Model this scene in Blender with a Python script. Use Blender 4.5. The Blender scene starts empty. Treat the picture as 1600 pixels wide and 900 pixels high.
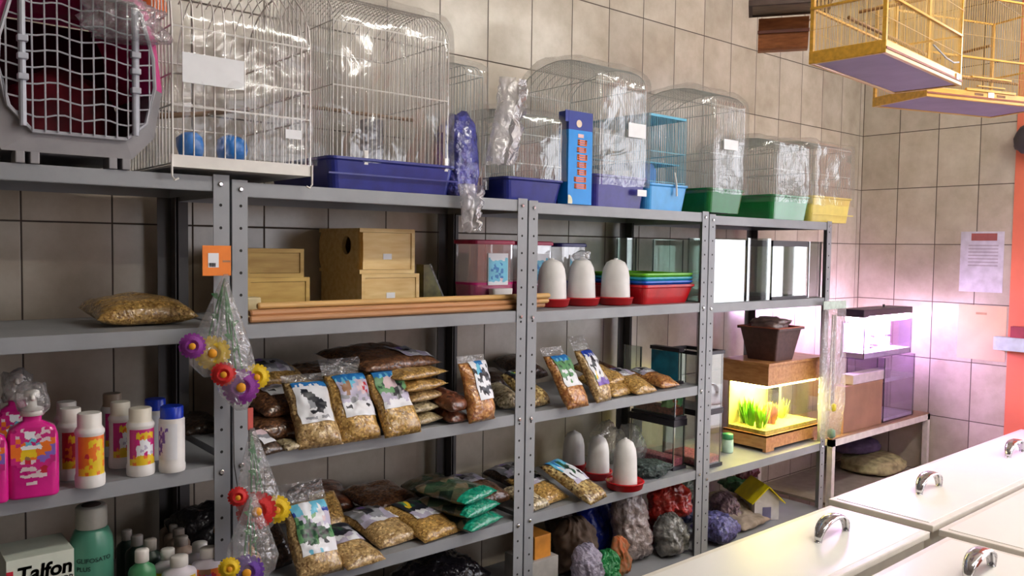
import bpy, bmesh, math, random
from mathutils import Vector, Matrix, noise
import numpy as np
random.seed(7)
SC = bpy.context.scene
SKY_S, TUBE_S, AQ_S, PUR_S, EXPO = 4.2, 62.0, 34.0, 90.0, 0.42
COL = SC.collection
PI = math.pi

# ------------------------------------------------------------------ camera (fitted to the tile grid of both walls)
F = 1277.2387
YAW, PITCH, ROLL = 0.7001539, -0.0490031, 0.0137614
CAM = np.array([-4.45668, -2.26617, 1.74125])
_cy, _sy, _cp, _sp, _cr, _sr = math.cos(YAW), math.sin(YAW), math.cos(PITCH), math.sin(PITCH), math.cos(ROLL), math.sin(ROLL)
FW = np.array([_sy*_cp, _cy*_cp, _sp]); _r = np.array([_cy, -_sy, 0.0]); _u = np.cross(_r, FW)
RT = _cr*_r + _sr*_u; UP = -_sr*_r + _cr*_u
cd = bpy.data.cameras.new('camera'); cam = bpy.data.objects.new('camera', cd); COL.objects.link(cam)
cd.sensor_width = 36; cd.lens = F/1600*36; cd.clip_start = .05
cam.matrix_world = Matrix(((RT[0], UP[0], -FW[0], CAM[0]), (RT[1], UP[1], -FW[1], CAM[1]), (RT[2], UP[2], -FW[2], CAM[2]), (0, 0, 0, 1)))
SC.camera = cam

# surveying helpers: read real positions off the photograph, on a known real plane
def ray(px, py): return FW + RT*(px-800)/F - UP*(py-450)/F
def onY(px, py, y): d = ray(px, py); return CAM + d*(y-CAM[1])/d[1]
def onX(px, py, x): d = ray(px, py); return CAM + d*(x-CAM[0])/d[0]
def onZ(px, py, z): d = ray(px, py); return CAM + d*(z-CAM[2])/d[2]
def Xc(px, y, z):
    g = lambda x: (px-800)*((np.array([x, y, z])-CAM)@FW) - F*((np.array([x, y, z])-CAM)@RT)
    a, b = g(0), g(1); return -a/(b-a)
def Zc(py, x, y):
    g = lambda z: (450-py)*((np.array([x, y, z])-CAM)@FW) - F*((np.array([x, y, z])-CAM)@UP)
    a, b = g(0), g(1); return -a/(b-a)
def dep(P): return float((np.asarray(P)-CAM)@FW)

# ------------------------------------------------------------------ materials
def lin(c):
    return tuple(((v/255)/12.92 if v/255 <= .04045 else ((v/255+.055)/1.055)**2.4) for v in c)
_M = {}
def nodes(name):
    m = bpy.data.materials.new(name); m.use_nodes = True
    return m, m.node_tree.nodes, m.node_tree.links, m.node_tree.nodes['Principled BSDF']
def pm(name, rgb, rough=.5, metal=0, var=.08, scale=25, bump=0, bscale=80, coat=0, stretch=None, rgb2=None, sss=0, emis=0):
    if name in _M: return _M[name]
    m, N, L, b = nodes(name)
    c1 = lin(rgb)
    c2 = lin(rgb2) if rgb2 else tuple(v*(1-var*2.2) for v in c1)
    c3 = c1 if rgb2 else tuple(min(1, v*(1+var)) for v in c1)
    tc = N.new('ShaderNodeTexCoord'); n = N.new('ShaderNodeTexNoise'); n.inputs['Scale'].default_value = scale; n.inputs['Detail'].default_value = 4
    if stretch:
        mp = N.new('ShaderNodeMapping'); mp.inputs['Scale'].default_value = stretch
        L.new(tc.outputs['Object'], mp.inputs[0]); L.new(mp.outputs[0], n.inputs['Vector'])
    else: L.new(tc.outputs['Object'], n.inputs['Vector'])
    r = N.new('ShaderNodeValToRGB'); r.color_ramp.elements[0].position = .3; r.color_ramp.elements[1].position = .7
    r.color_ramp.elements[0].color = (*c2, 1); r.color_ramp.elements[1].color = (*c3, 1)
    L.new(n.outputs['Fac'], r.inputs[0]); L.new(r.outputs[0], b.inputs['Base Color'])
    b.inputs['Roughness'].default_value = rough; b.inputs['Metallic'].default_value = metal
    b.inputs['Coat Weight'].default_value = coat; b.inputs['Coat Roughness'].default_value = .15
    if sss: b.inputs['Subsurface Weight'].default_value = sss; b.inputs['Subsurface Radius'].default_value = (.02, .02, .02)
    if bump:
        n2 = N.new('ShaderNodeTexNoise'); n2.inputs['Scale'].default_value = bscale; L.new(tc.outputs['Object'], n2.inputs['Vector'])
        bp = N.new('ShaderNodeBump'); bp.inputs['Strength'].default_value = bump; bp.inputs['Distance'].default_value = .004 if bump < .55 else .016
        L.new(n2.outputs['Fac'], bp.inputs['Height']); L.new(bp.outputs[0], b.inputs['Normal'])
    _M[name] = m; return m

def film(name, tint=(235, 235, 235), body=.06, gloss=.16, rough=.12, crinkle=.5, cs=18):
    """clear plastic film: mostly see-through, glossy, a little milky"""
    if name in _M: return _M[name]
    m, N, L, b = nodes(name); N.remove(b); out = N['Material Output']
    tc = N.new('ShaderNodeTexCoord'); n = N.new('ShaderNodeTexNoise'); n.inputs['Scale'].default_value = cs; n.inputs['Detail'].default_value = 3; n.inputs['Distortion'].default_value = .8
    L.new(tc.outputs['Object'], n.inputs['Vector'])
    bp = N.new('ShaderNodeBump'); bp.inputs['Strength'].default_value = crinkle; bp.inputs['Distance'].default_value = .02
    L.new(n.outputs['Fac'], bp.inputs['Height'])
    tr = N.new('ShaderNodeBsdfTransparent'); tr.inputs[0].default_value = (.97, .97, .97, 1)
    df = N.new('ShaderNodeBsdfDiffuse'); df.inputs[0].default_value = (*lin(tint), 1)
    tl = N.new('ShaderNodeBsdfTranslucent'); tl.inputs[0].default_value = (*lin(tint), 1)
    gl = N.new('ShaderNodeBsdfGlossy'); gl.inputs['Roughness'].default_value = rough; gl.inputs[0].default_value = (.95, .95, .95, 1)
    L.new(bp.outputs[0], gl.inputs['Normal'])
    lw = N.new('ShaderNodeLayerWeight'); lw.inputs[0].default_value = .25; L.new(bp.outputs[0], lw.inputs['Normal'])
    md = N.new('ShaderNodeMixShader'); md.inputs[0].default_value = .5; L.new(df.outputs[0], md.inputs[1]); L.new(tl.outputs[0], md.inputs[2])
    m1 = N.new('ShaderNodeMixShader'); m1.inputs[0].default_value = body; L.new(tr.outputs[0], m1.inputs[1]); L.new(md.outputs[0], m1.inputs[2])
    ad = N.new('ShaderNodeMath'); ad.operation = 'MULTIPLY_ADD'; ad.inputs[1].default_value = .5; ad.inputs[2].default_value = gloss*.35; ad.use_clamp = True
    L.new(lw.outputs['Facing'], ad.inputs[0]); 
    sc = N.new('ShaderNodeMath'); sc.operation = 'MULTIPLY'; sc.inputs[1].default_value = gloss*1.9; L.new(lw.outputs['Facing'], sc.inputs[0])
    ad2 = N.new('ShaderNodeMath'); ad2.operation = 'ADD'; ad2.inputs[1].default_value = gloss*.4; ad2.use_clamp = True; L.new(sc.outputs[0], ad2.inputs[0])
    m2 = N.new('ShaderNodeMixShader'); L.new(ad2.outputs[0], m2.inputs[0]); L.new(m1.outputs[0], m2.inputs[1]); L.new(gl.outputs[0], m2.inputs[2])
    L.new(m2.outputs[0], out.inputs[0]); _M[name] = m; return m

def glass(name, tint=(247, 251, 249), refl=.08, edge=1.3):
    if name in _M: return _M[name]
    m, N, L, b = nodes(name); N.remove(b); out = N['Material Output']
    tr = N.new('ShaderNodeBsdfTransparent'); tr.inputs[0].default_value = (*lin(tint), 1)
    gl = N.new('ShaderNodeBsdfGlossy'); gl.inputs['Roughness'].default_value = .02
    lw = N.new('ShaderNodeLayerWeight'); lw.inputs[0].default_value = .5
    pw = N.new('ShaderNodeMath'); pw.operation = 'POWER'; pw.inputs[1].default_value = 2.6; L.new(lw.outputs['Facing'], pw.inputs[0])
    ad = N.new('ShaderNodeMath'); ad.operation = 'MULTIPLY_ADD'; ad.inputs[1].default_value = edge; ad.inputs[2].default_value = refl; ad.use_clamp = True
    L.new(pw.outputs[0], ad.inputs[0])
    mx = N.new('ShaderNodeMixShader'); L.new(ad.outputs[0], mx.inputs[0]); L.new(tr.outputs[0], mx.inputs[1]); L.new(gl.outputs[0], mx.inputs[2])
    L.new(mx.outputs[0], out.inputs[0]); _M[name] = m; return m

def emit(name, rgb, s):
    if name in _M: return _M[name]
    m, N, L, b = nodes(name); N.remove(b)
    e = N.new('ShaderNodeEmission'); e.inputs[0].default_value = (*lin(rgb), 1); e.inputs[1].default_value = s
    L.new(e.outputs[0], N['Material Output'].inputs[0]); _M[name] = m; return m

def grain(name, a, b_, dark, scale=210, rough=.3, coat=.6):
    """seed mix seen through a clear bag: cell-coloured grains with dark gaps"""
    if name in _M: return _M[name]
    m, N, L, b = nodes(name)
    tc = N.new('ShaderNodeTexCoord')
    v = N.new('ShaderNodeTexVoronoi'); v.inputs['Scale'].default_value = scale; L.new(tc.outputs['Object'], v.inputs['Vector'])
    sx = N.new('ShaderNodeSeparateColor'); L.new(v.outputs['Color'], sx.inputs[0])
    r = N.new('ShaderNodeValToRGB'); e = r.color_ramp.elements
    e[0].position = .0; e[0].color = (*lin(dark), 1); e[1].position = .35; e[1].color = (*lin(b_), 1)
    k = e.new(.75); k.color = (*lin(a), 1); k2 = e.new(.97); k2.color = (*lin(tuple(min(255, c*1.2) for c in a)), 1)
    L.new(sx.outputs[0], r.inputs[0])
    d = N.new('ShaderNodeMath'); d.operation = 'MULTIPLY'; d.inputs[1].default_value = scale*.0; 
    n = N.new('ShaderNodeTexNoise'); n.inputs['Scale'].default_value = 14; L.new(tc.outputs['Object'], n.inputs['Vector'])
    mx = N.new('ShaderNodeMix'); mx.data_type = 'RGBA'; mx.blend_type = 'MULTIPLY'
    r2 = N.new('ShaderNodeValToRGB'); r2.color_ramp.elements[0].position = .3; r2.color_ramp.elements[0].color = (.7, .68, .66, 1); r2.color_ramp.elements[1].position = .6; r2.color_ramp.elements[1].color = (1, 1, 1, 1)
    L.new(n.outputs['Fac'], r2.inputs[0]); mx.inputs['Factor'].default_value = 1
    L.new(r.outputs[0], mx.inputs['A']); L.new(r2.outputs[0], mx.inputs['B']); L.new(mx.outputs['Result'], b.inputs['Base Color'])
    b.inputs['Roughness'].default_value = rough; b.inputs['Coat Weight'].default_value = coat; b.inputs['Coat Roughness'].default_value = .12
    bp = N.new('ShaderNodeBump'); bp.inputs['Strength'].default_value = .6; bp.inputs['Distance'].default_value = .012
    n3 = N.new('ShaderNodeTexNoise'); n3.inputs['Scale'].default_value = 34; n3.inputs['Detail'].default_value = 3; n3.inputs['Distortion'].default_value = .6; L.new(tc.outputs['Object'], n3.inputs['Vector'])
    L.new(n3.outputs['Fac'], bp.inputs['Height']); L.new(bp.outputs[0], b.inputs['Coat Normal']); L.new(bp.outputs[0], b.inputs['Normal'])
    _M[name] = m; return m

def tiles(name, axis):
    """beige wall tiles, 0.2028 x 0.30 m, dark joints, glossy; world-space grid measured from the photograph"""
    m, N, L, b = nodes(name)
    tc = N.new('ShaderNodeTexCoord'); sp = N.new('ShaderNodeSeparateXYZ'); L.new(tc.outputs['Object'], sp.inputs[0])
    def math_(op, a, v=None, w=None):
        k = N.new('ShaderNodeMath'); k.operation = op
        if hasattr(a, 'is_linked'): L.new(a, k.inputs[0])
        else: k.inputs[0].default_value = a
        if v is not None:
            if hasattr(v, 'is_linked'): L.new(v, k.inputs[1])
            else: k.inputs[1].default_value = v
        return k.outputs[0]
    W, H = .2028, .30
    off = .2391 if axis == 'x' else .206
    hu = math_('DIVIDE', math_('ADD', sp.outputs[0 if axis == 'x' else 1], off+W*60), W)
    hv = math_('DIVIDE', math_('ADD', sp.outputs[2], .01+H*20), H)
    fu, fv = math_('FRACT', hu), math_('FRACT', hv)
    du = math_('MULTIPLY', math_('MINIMUM', fu, math_('SUBTRACT', 1.0, fu)), W)
    dv = math_('MULTIPLY', math_('MINIMUM', fv, math_('SUBTRACT', 1.0, fv)), H)
    dmin = math_('MINIMUM', du, dv)
    j = N.new('ShaderNodeMapRange'); j.inputs['From Min'].default_value = .0012; j.inputs['From Max'].default_value = .0030; L.new(dmin, j.inputs[0])
    cell = N.new('ShaderNodeCombineXYZ'); L.new(math_('FLOOR', hu), cell.inputs[0]); L.new(math_('FLOOR', hv), cell.inputs[1])
    wn = N.new('ShaderNodeTexWhiteNoise'); L.new(cell.outputs[0], wn.inputs['Vector'])
    # each tile shows its own cut of the cloudy stone print
    sc = N.new('ShaderNodeVectorMath'); sc.operation = 'SCALE'; sc.inputs['Scale'].default_value = 9; L.new(wn.outputs['Color'], sc.inputs[0])
    av = N.new('ShaderNodeVectorMath'); L.new(tc.outputs['Object'], av.inputs[0]); L.new(sc.outputs[0], av.inputs[1])
    n = N.new('ShaderNodeTexNoise'); n.inputs['Scale'].default_value = 7; n.inputs['Detail'].default_value = 6; n.inputs['Roughness'].default_value = .62; L.new(av.outputs[0], n.inputs['Vector'])
    r = N.new('ShaderNodeValToRGB'); e = r.color_ramp.elements
    e[0].position = .30; e[0].color = (*lin((178, 167, 150)), 1); e[1].position = .70; e[1].color = (*lin((206, 197, 183)), 1)
    L.new(n.outputs['Fac'], r.inputs[0])
    v = N.new('ShaderNodeMapRange'); v.inputs['To Min'].default_value = .9; v.inputs['To Max'].default_value = 1.06; L.new(wn.outputs['Value'], v.inputs[0])
    hs = N.new('ShaderNodeHueSaturation'); L.new(v.outputs[0], hs.inputs['Value']); L.new(r.outputs[0], hs.inputs['Color'])
    mx = N.new('ShaderNodeMix'); mx.data_type = 'RGBA'; mx.inputs['A'].default_value = (*lin((72, 60, 52)), 1)
    L.new(j.outputs[0], mx.inputs['Factor']); L.new(hs.outputs[0], mx.inputs['B']); L.new(mx.outputs['Result'], b.inputs['Base Color'])
    rr = N.new('ShaderNodeMapRange'); rr.inputs['To Min'].default_value = .8; rr.inputs['To Max'].default_value = .24; L.new(j.outputs[0], rr.inputs[0]); L.new(rr.outputs[0], b.inputs['Roughness'])
    b.inputs['Specular IOR Level'].default_value = .55
    bp = N.new('ShaderNodeBump'); bp.inputs['Strength'].default_value = .5; bp.inputs['Distance'].default_value = .0015; L.new(j.outputs[0], bp.inputs['Height']); L.new(bp.outputs[0], b.inputs['Normal'])
    return m

STEEL = pm('steel grey paint', (148, 151, 156), .42, .0, .06, 9, bump=.05)
DARKHOLE = pm('dark hole', (22, 20, 20), .8)
WIREW = pm('white wire', (235, 232, 226), .35)
WIREB = pm('pale blue wire', (120, 190, 215), .35)
WIREG = pm('pale grey wire', (205, 212, 210), .35)
CHROME = pm('chrome', (225, 225, 228), .14, 1.0, .02)
WHITEP = pm('white plastic', (232, 228, 222), .35, var=.03)
MILKY = pm('milky plastic', (232, 230, 228), .4, var=.03, sss=.25)
REDP = pm('red plastic', (196, 18, 28), .3)
PAPER = pm('white paper', (238, 240, 244), .6, var=.02)
PINE = pm('pine board', (238, 210, 148), .5, var=.1, scale=7, stretch=(1.5, 9, 9), rgb2=(216, 178, 110))
PINEY = pm('yellow pine board', (205, 170, 88), .5, var=.1, scale=7, stretch=(1.5, 9, 9), rgb2=(178, 140, 62))
FILM = film('clear plastic film', (235, 235, 235), .07, .13, .10, .22, 9)
FILMA = film('thin clear wrap', (235, 235, 235), .03, .06, .10, .35, 9)
FILMC = film('crinkled clear plastic', (235, 235, 240), .24, .3, .14, .9, 30)
FILMT = film('soft clear bag', (225, 225, 228), .22, .2, .16, .7, 40)
GLASS = glass('aquarium glass')

# ------------------------------------------------------------------ object helpers
def link(name, me, mat=None, parent=None, smooth=False):
    o = bpy.data.objects.new(name, me); COL.objects.link(o)
    for m in (mat if isinstance(mat, (list, tuple)) else [mat] if mat else []): me.materials.append(m)
    if smooth:
        for p in me.polygons: p.use_smooth = True
    if parent is not None: o.parent = parent
    return o
def obj(name, bm, mat=None, parent=None, smooth=False):
    me = bpy.data.meshes.new(name); bmesh.ops.recalc_face_normals(bm, faces=bm.faces); bm.to_mesh(me); bm.free()
    return link(name, me, mat, parent, smooth)
def tag(o, label, cat, group=None, kind=None):
    o['label'] = label; o['category'] = cat
    if group: o['group'] = group
    if kind: o['kind'] = kind
    return o
def thing(name, label, cat, loc=(0, 0, 0), rz=0, group=None):
    o = bpy.data.objects.new(name, None); COL.objects.link(o); o.empty_display_size = .05
    o.location = loc; o.rotation_euler = (0, 0, rz)
    return tag(o, label, cat, group)
def struct(name, bm, mat, smooth=False):
    o = obj(name, bm, mat, None, smooth); o['kind'] = 'structure'; return o
def BM(): return bmesh.new()
def box(bm, x0, x1, y0, y1, z0, z1, bev=0, mi=0, M=None):
    vs = [bm.verts.new(p) for p in [(x0, y0, z0), (x1, y0, z0), (x1, y1, z0), (x0, y1, z0), (x0, y0, z1), (x1, y0, z1), (x1, y1, z1), (x0, y1, z1)]]
    fs = [bm.faces.new([vs[i] for i in q]) for q in [(3, 2, 1, 0), (4, 5, 6, 7), (0, 1, 5, 4), (1, 2, 6, 5), (2, 3, 7, 6), (3, 0, 4, 7)]]
    for f_ in fs: f_.material_index = mi
    if bev:
        es = list({e for f_ in fs for e in f_.edges})
        r = bmesh.ops.bevel(bm, geom=es, offset=bev, segments=2, affect='EDGES', profile=.6)
        vs = list({v for f_ in r['faces'] for v in f_.verts} | {v for v in vs if v.is_valid})
    if M is not None:
        for v in vs: v.co = M @ v.co
    return vs
def B1(*a, **k): bm = BM(); box(bm, *a, **k); return bm
def hexa(bm, pts, mi=0):
    """8 corners: bottom ring then top ring"""
    vs = [bm.verts.new(p) for p in pts]
    for q in [(3, 2, 1, 0), (4, 5, 6, 7), (0, 1, 5, 4), (1, 2, 6, 5), (2, 3, 7, 6), (3, 0, 4, 7)]: bm.faces.new([vs[i] for i in q]).material_index = mi
    return vs
def tube(bm, pts, r=.001, n=4, closed=False, mi=0):
    pts = [Vector(p) for p in pts]; rings = []; m = len(pts)
    for i, p in enumerate(pts):
        a = pts[(i-1) % m] if (i or closed) else p; b = pts[(i+1) % m] if (i < m-1 or closed) else p
        t = (b-a).normalized(); up = Vector((0, 0, 1)) if abs(t.z) < .9 else Vector((0, 1, 0))
        s = t.cross(up).normalized(); w = s.cross(t)
        rr = r[i] if isinstance(r, (list, tuple)) else r
        rings.append([bm.verts.new(p + s*math.cos(2*PI*k/n+.4)*rr + w*math.sin(2*PI*k/n+.4)*rr) for k in range(n)])
    for i in range(m if closed else m-1):
        A, Bq = rings[i], rings[(i+1) % m]
        for k in range(n): bm.faces.new((A[k], A[(k+1) % n], Bq[(k+1) % n], Bq[k])).material_index = mi
    if not closed:
        bm.faces.new(rings[0][::-1]).material_index = mi; bm.faces.new(rings[-1]).material_index = mi
def lathe(bm, prof, n=28, sx=1, sy=1, cap=True, c=(0, 0, 0), mi=0):
    rings = []
    for r, z in prof: rings.append([bm.verts.new((c[0]+r*sx*math.cos(2*PI*k/n), c[1]+r*sy*math.sin(2*PI*k/n), c[2]+z)) for k in range(n)])
    for A, Bq in zip(rings, rings[1:]):
        for k in range(n): bm.faces.new((A[k], A[(k+1) % n], Bq[(k+1) % n], Bq[k])).material_index = mi
    if cap: bm.faces.new(rings[0][::-1]).material_index = mi; bm.faces.new(rings[-1]).material_index = mi
def prism(bm, poly, y0, y1, plane='xz', mi=0):
    f_ = (lambda a, b, t: (a, t, b)) if plane == 'xz' else (lambda a, b, t: (t, a, b)) if plane == 'yz' else (lambda a, b, t: (a, b, t))
    A = [bm.verts.new(f_(a, b, y0)) for a, b in poly]; B_ = [bm.verts.new(f_(a, b, y1)) for a, b in poly]
    bm.faces.new(A).material_index = mi; bm.faces.new(B_[::-1]).material_index = mi
    for i in range(len(poly)): j = (i+1) % len(poly); bm.faces.new((A[i], B_[i], B_[j], A[j])).material_index = mi
def rrect(w, h, r, n=4, cx=0, cy=0):
    out = []
    for qx, qy, a0 in ((1, 1, 0), (-1, 1, 90), (-1, -1, 180), (1, -1, 270)):
        for k in range(n+1):
            a = math.radians(a0+90*k/n); out.append((cx+qx*(w/2-r)+r*math.cos(a), cy+qy*(h/2-r)+r*math.sin(a)))
    return out
def loft(bm, rings, cap0=True, cap1=True, mi=0):
    R = [[bm.verts.new(p) for p in ring] for ring in rings]; n = len(R[0])
    for A, B_ in zip(R, R[1:]):
        for k in range(n): bm.faces.new((A[k], A[(k+1) % n], B_[(k+1) % n], B_[k])).material_index = mi
    if cap0: bm.faces.new(R[0][::-1]).material_index = mi
    if cap1: bm.faces.new(R[-1]).material_index = mi
def crumple(sx, sy, sz, seed=0, amp=.25, freq=3.0, sub=4, flat=True, pinch=0):
    """a soft wrinkled body sitting on z=0"""
    bm = BM(); bmesh.ops.create_icosphere(bm, subdivisions=sub, radius=1)
    o = Vector((seed*3.7, seed*1.3, seed*2.1))
    for v in bm.verts:
        p = v.co.copy(); k = 1 + amp*(noise.noise(p*freq*.6+o)*1.2 + noise.noise(p*freq*1.7+o)*.6 + noise.noise(p*freq*4+o)*.2 + .9*(.28-abs(noise.noise(p*freq*1.3+o*1.3))) + .5*(.28-abs(noise.noise(p*freq*2.9+o*.7))))
        q = Vector((math.copysign(abs(p.x)**.8, p.x), math.copysign(abs(p.y)**.8, p.y), math.copysign(abs(p.z)**.8, p.z)))*k
        if pinch and p.z > 0: f_ = 1-pinch*p.z; q.x *= f_; q.y *= f_
        v.co = Vector((q.x*sx/2, q.y*sy/2, q.z*sz/2))
    if flat:
        for v in bm.verts: v.co.z = max(v.co.z, -sz*.36)
    z0 = min(v.co.z for v in bm.verts)
    for v in bm.verts: v.co.z -= z0
    return bm
def dup(root, loc, rz, label=None, group=None):
    r = root.copy(); COL.objects.link(r); r.location = loc; r.rotation_euler = (0, 0, rz)
    if label: r['label'] = label
    if group: r['group'] = group
    for ch in list(root.children):
        c = ch.copy(); COL.objects.link(c); c.parent = r
        for g in ch.children: d = g.copy(); COL.objects.link(d); d.parent = c
    return r
def text_mesh(name, body, size, mat, parent, M, extrude=.0004, align='LEFT', shear=0, bold=0):
    cu = bpy.data.curves.new(name, 'FONT'); cu.body = body; cu.size = size; cu.extrude = extrude; cu.align_x = align; cu.shear = shear; cu.offset = bold
    o = bpy.data.objects.new(name, cu); COL.objects.link(o)
    bpy.context.view_layer.update()
    me = bpy.data.meshes.new_from_object(o.evaluated_get(bpy.context.evaluated_depsgraph_get()))
    COL.objects.unlink(o); bpy.data.objects.remove(o)
    me.transform(M)
    return link(name, me, mat, parent)
# upright text frame: x right, y up -> faces -Y
def face_front(x, y, z): return Matrix.Translation((x, y, z)) @ Matrix.Rotation(PI/2, 4, 'X')

PRINT = {
 'w': pm('print white', (236, 238, 244), .35, var=.02), 'b': pm('print blue', (40, 120, 190), .3), 'B': pm('print deep blue', (34, 62, 160), .3),
 'k': pm('print black', (34, 36, 46), .35), 'g': pm('print green', (96, 150, 100), .35), 'G': pm('print dark green', (40, 84, 60), .35),
 'p': pm('print pale pink', (230, 205, 212), .4), 'l': pm('print lilac', (196, 190, 214), .4), 'y': pm('print yellow', (236, 200, 40), .35),
 'o': pm('print orange', (238, 120, 40), .35), 'n': pm('print brown', (150, 110, 80), .4), 'r': pm('print red', (196, 40, 60), .35),
 'm': pm('print magenta', (205, 40, 130), .3), 's': pm('print grey', (150, 152, 160), .4), 'c': pm('print cyan', (110, 195, 225), .35), 'v': pm('print violet', (130, 100, 190), .35),
}
CARDS = {
 'bird': ['bbbbbbbbbbbb', 'bwbwbbwbwbbb', 'wwwwwwwwwwww', 'wwwkkwwwwwww', 'wwkkkkwwwwww', 'wwwkkkkwwwww', 'wwwwkkkkwwww', 'wwwwskkkkwww', 'wwwwsskkkkww', 'wwwwsskkkkww', 'wwwwwwkkkwww', 'wwwwkkkkwwww', 'wwwwwwwwwwww', 'wwsssswsssww', 'wwwwwwwwwwww'],
 'pale': ['bbbbbbbbbbbb', 'cbcbcbbcbbcb', 'llcnncclppll', 'lnnnncllpprl', 'lnnnnllpprll', 'llnnllllpprl', 'ssslllslllss', 'lllsssllslll', 'wwwwwwwwwwww', 'wkkwwwwwwkww', 'wwwwwwwwwwww', 'wwwwwwwwwwww'],
 'green': ['bbbbbbbbbbbb', 'bbcbbcbbcbbb', 'gggpppppgggg', 'ggGpppppGggg', 'gGgpppppkkgg', 'ggggggkkskgg', 'llllskkkslll', 'llllllskllll', 'wlwwwwwwwwlw', 'wwwwwwwwwwww'],
 'lawn': ['bbbbbbbbbbbb', 'gbcbbcbbcbgg', 'gggggGgggggg', 'gGggggggGggg', 'ggggGggggggg', 'gwwwggwwwwgg', 'ggggkgggwwww', 'wwGwwwwwwwww', 'wwwwgwwwwGww', 'wwwwwwwwwwww'],
 'dark': ['BBBBBBBBBBBB', 'BwBBwBwBBwBB', 'wwwkkkwwwwww', 'wwkkkkkwkkww', 'wkkkkwwwwkkw', 'wwkwwwwwwwkw', 'wwywwkkwwwww', 'gyywwwwwwyll', 'llllvvvvllll', 'vvvvvvvvvvvv'],
 'photo': ['cccwwwwccccc', 'cccwwwwccwcc', 'BccwwwccwwBB', 'gllgwwgwwwll', 'gGlGGlwwwpll', 'GgGGkGGlwlll', 'gGkkGkkGGwwg', 'gkGkGGkGkkGg', 'gGGGGgkkGGgg', 'wwkGGgwwkwww', 'wwwwwwwwwwww', 'wwcwwwcwwwww'],
 'flatk': ['kkskkkkkkGkk', 'kGgykkGkkkkk', 'kkyyGkkGkssk', 'kGkkkkkkkksw', 'lllwwwlllwww', 'wlllllwwwwll'],
 'flats': ['ssssvvssssss', 'sswkkksskkss', 'ssskkkssllss', 'slllssssllws', 'lllwwwwlllws'],
 'arm': ['wwwwbbbbwwww', 'wwwcccwwwkww', 'kkcccbkkwwww', 'wwwkkkkkkwww', 'wkkkwwwkkkww', 'wwwwwwwwwwww', 'wkkkkkkkkkkw', 'wwwkkkkkwwww', 'wwwwwwwwwwww'],
 'blue': ['bccbcbbccbcb', 'cbbccGGcccbb', 'cwwcGGkGwwcc', 'wwwwwwGwwwww', 'wwkkwwwwkkww', 'lllllwwwllll'],
}
def card_on(name, fn, design, parent, off=.0016, sub=1):
    """printed card: a grid of coloured cells laid on the surface fn(s,t), s to the right, t upward"""
    rows = CARDS[design] if isinstance(design, str) else design
    nr, nc = len(rows), len(rows[0]); bm = BM(); keys = sorted(set(''.join(rows))-{'.'})
    K = max(1, min(6, round(80/max(nr, nc)))); NR, NC = nr*K, nc*K
    g = [[bm.verts.new(fn(i/NC, 1-j/NR, off)) for i in range(NC+1)] for j in range(NR+1)]
    for j in range(NR):
        for i in range(NC):
            q = Vector((i/K*.9, j/K*.9, nr*.37)); a = min(nc-1, max(0, int((i+.5)/K+.55*noise.noise(q)))); b = min(nr-1, max(0, int((j+.5)/K+.55*noise.noise(q+Vector((5, 9, 2))))))
            if rows[b][a] == '.': continue
            bm.faces.new((g[j+1][i], g[j+1][i+1], g[j][i+1], g[j][i])).material_index = keys.index(rows[b][a])
    lv = [v for v in bm.verts if not v.link_faces]; bmesh.ops.delete(bm, geom=lv, context='VERTS')
    me = bpy.data.meshes.new(name); bm.to_mesh(me); bm.free()
    return link(name, me, [PRINT[k] for k in keys], parent)

# ------------------------------------------------------------------ room
TX, TY = tiles('wall tiles back', 'x'), tiles('wall tiles side', 'y')
WALLP = pm('cream wall paint', (150, 142, 132), .7, var=.04, scale=4)
ORANGE = pm('salmon orange paint', (226, 120, 92), .55, var=.05, scale=5)
FLOORM = pm('grey floor tile', (112, 104, 96), .45, var=.1, scale=5)
struct('wall_back', B1(-6.5, .12, 0, .12, 0, 3.2), TX)
struct('wall_right', B1(0, .12, -.775, 0, 0, 3.2), TY)
struct('trim_1', B1(-.004, .12, -1.10, -.775, 0, 3.2), ORANGE)          # painted jamb of the shop door
bm = BM(); box(bm, 0, .12, -5.3, -3.6, 0, 3.2); box(bm, 0, .12, -3.6, -1.10, 2.9, 3.2); struct('wall_front', bm, ORANGE)
bm = BM(); box(bm, -6.5, .12, -5.42, -5.3, 2.9, 3.2); box(bm, -6.5, .12, -5.42, -5.3, 0, 1.5)
box(bm, -6.5, -2.0, -5.42, -5.3, 1.5, 2.9); box(bm, -.5, .12, -5.42, -5.3, 1.5, 2.9); struct('wall_rear', bm, WALLP)
struct('wall_left', B1(-6.62, -6.5, -5.42, .12, 0, 3.2), WALLP)
struct('floor', B1(-6.62, .12, -5.42, .12, -.1, 0), FLOORM)
struct('ceiling', B1(-6.62, .12, -5.42, .12, 3.2, 3.3), pm('white ceiling', (226, 222, 214), .8, var=.03, scale=3))
# steel door posts and mid rail standing in the open shopfront, what the tanks mirror
DOORM = pm('dark door frame', (70, 66, 66), .5)
bm = BM()
for y, q in ((-1.14, .035), (-1.33, .02), (-1.54, .045), (-1.98, .035), (-2.72, .035), (-3.56, .035)): box(bm, .03, .09, y-q, y+q, 0, 2.9)
box(bm, .03, .09, -3.6, -1.10, 2.1, 2.16); struct('door_1', bm, DOORM)
struct('ground_outside', B1(.12, 12, -12, 8, -.2, -.1), pm('pavement', (170, 164, 156), .8))

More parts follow.
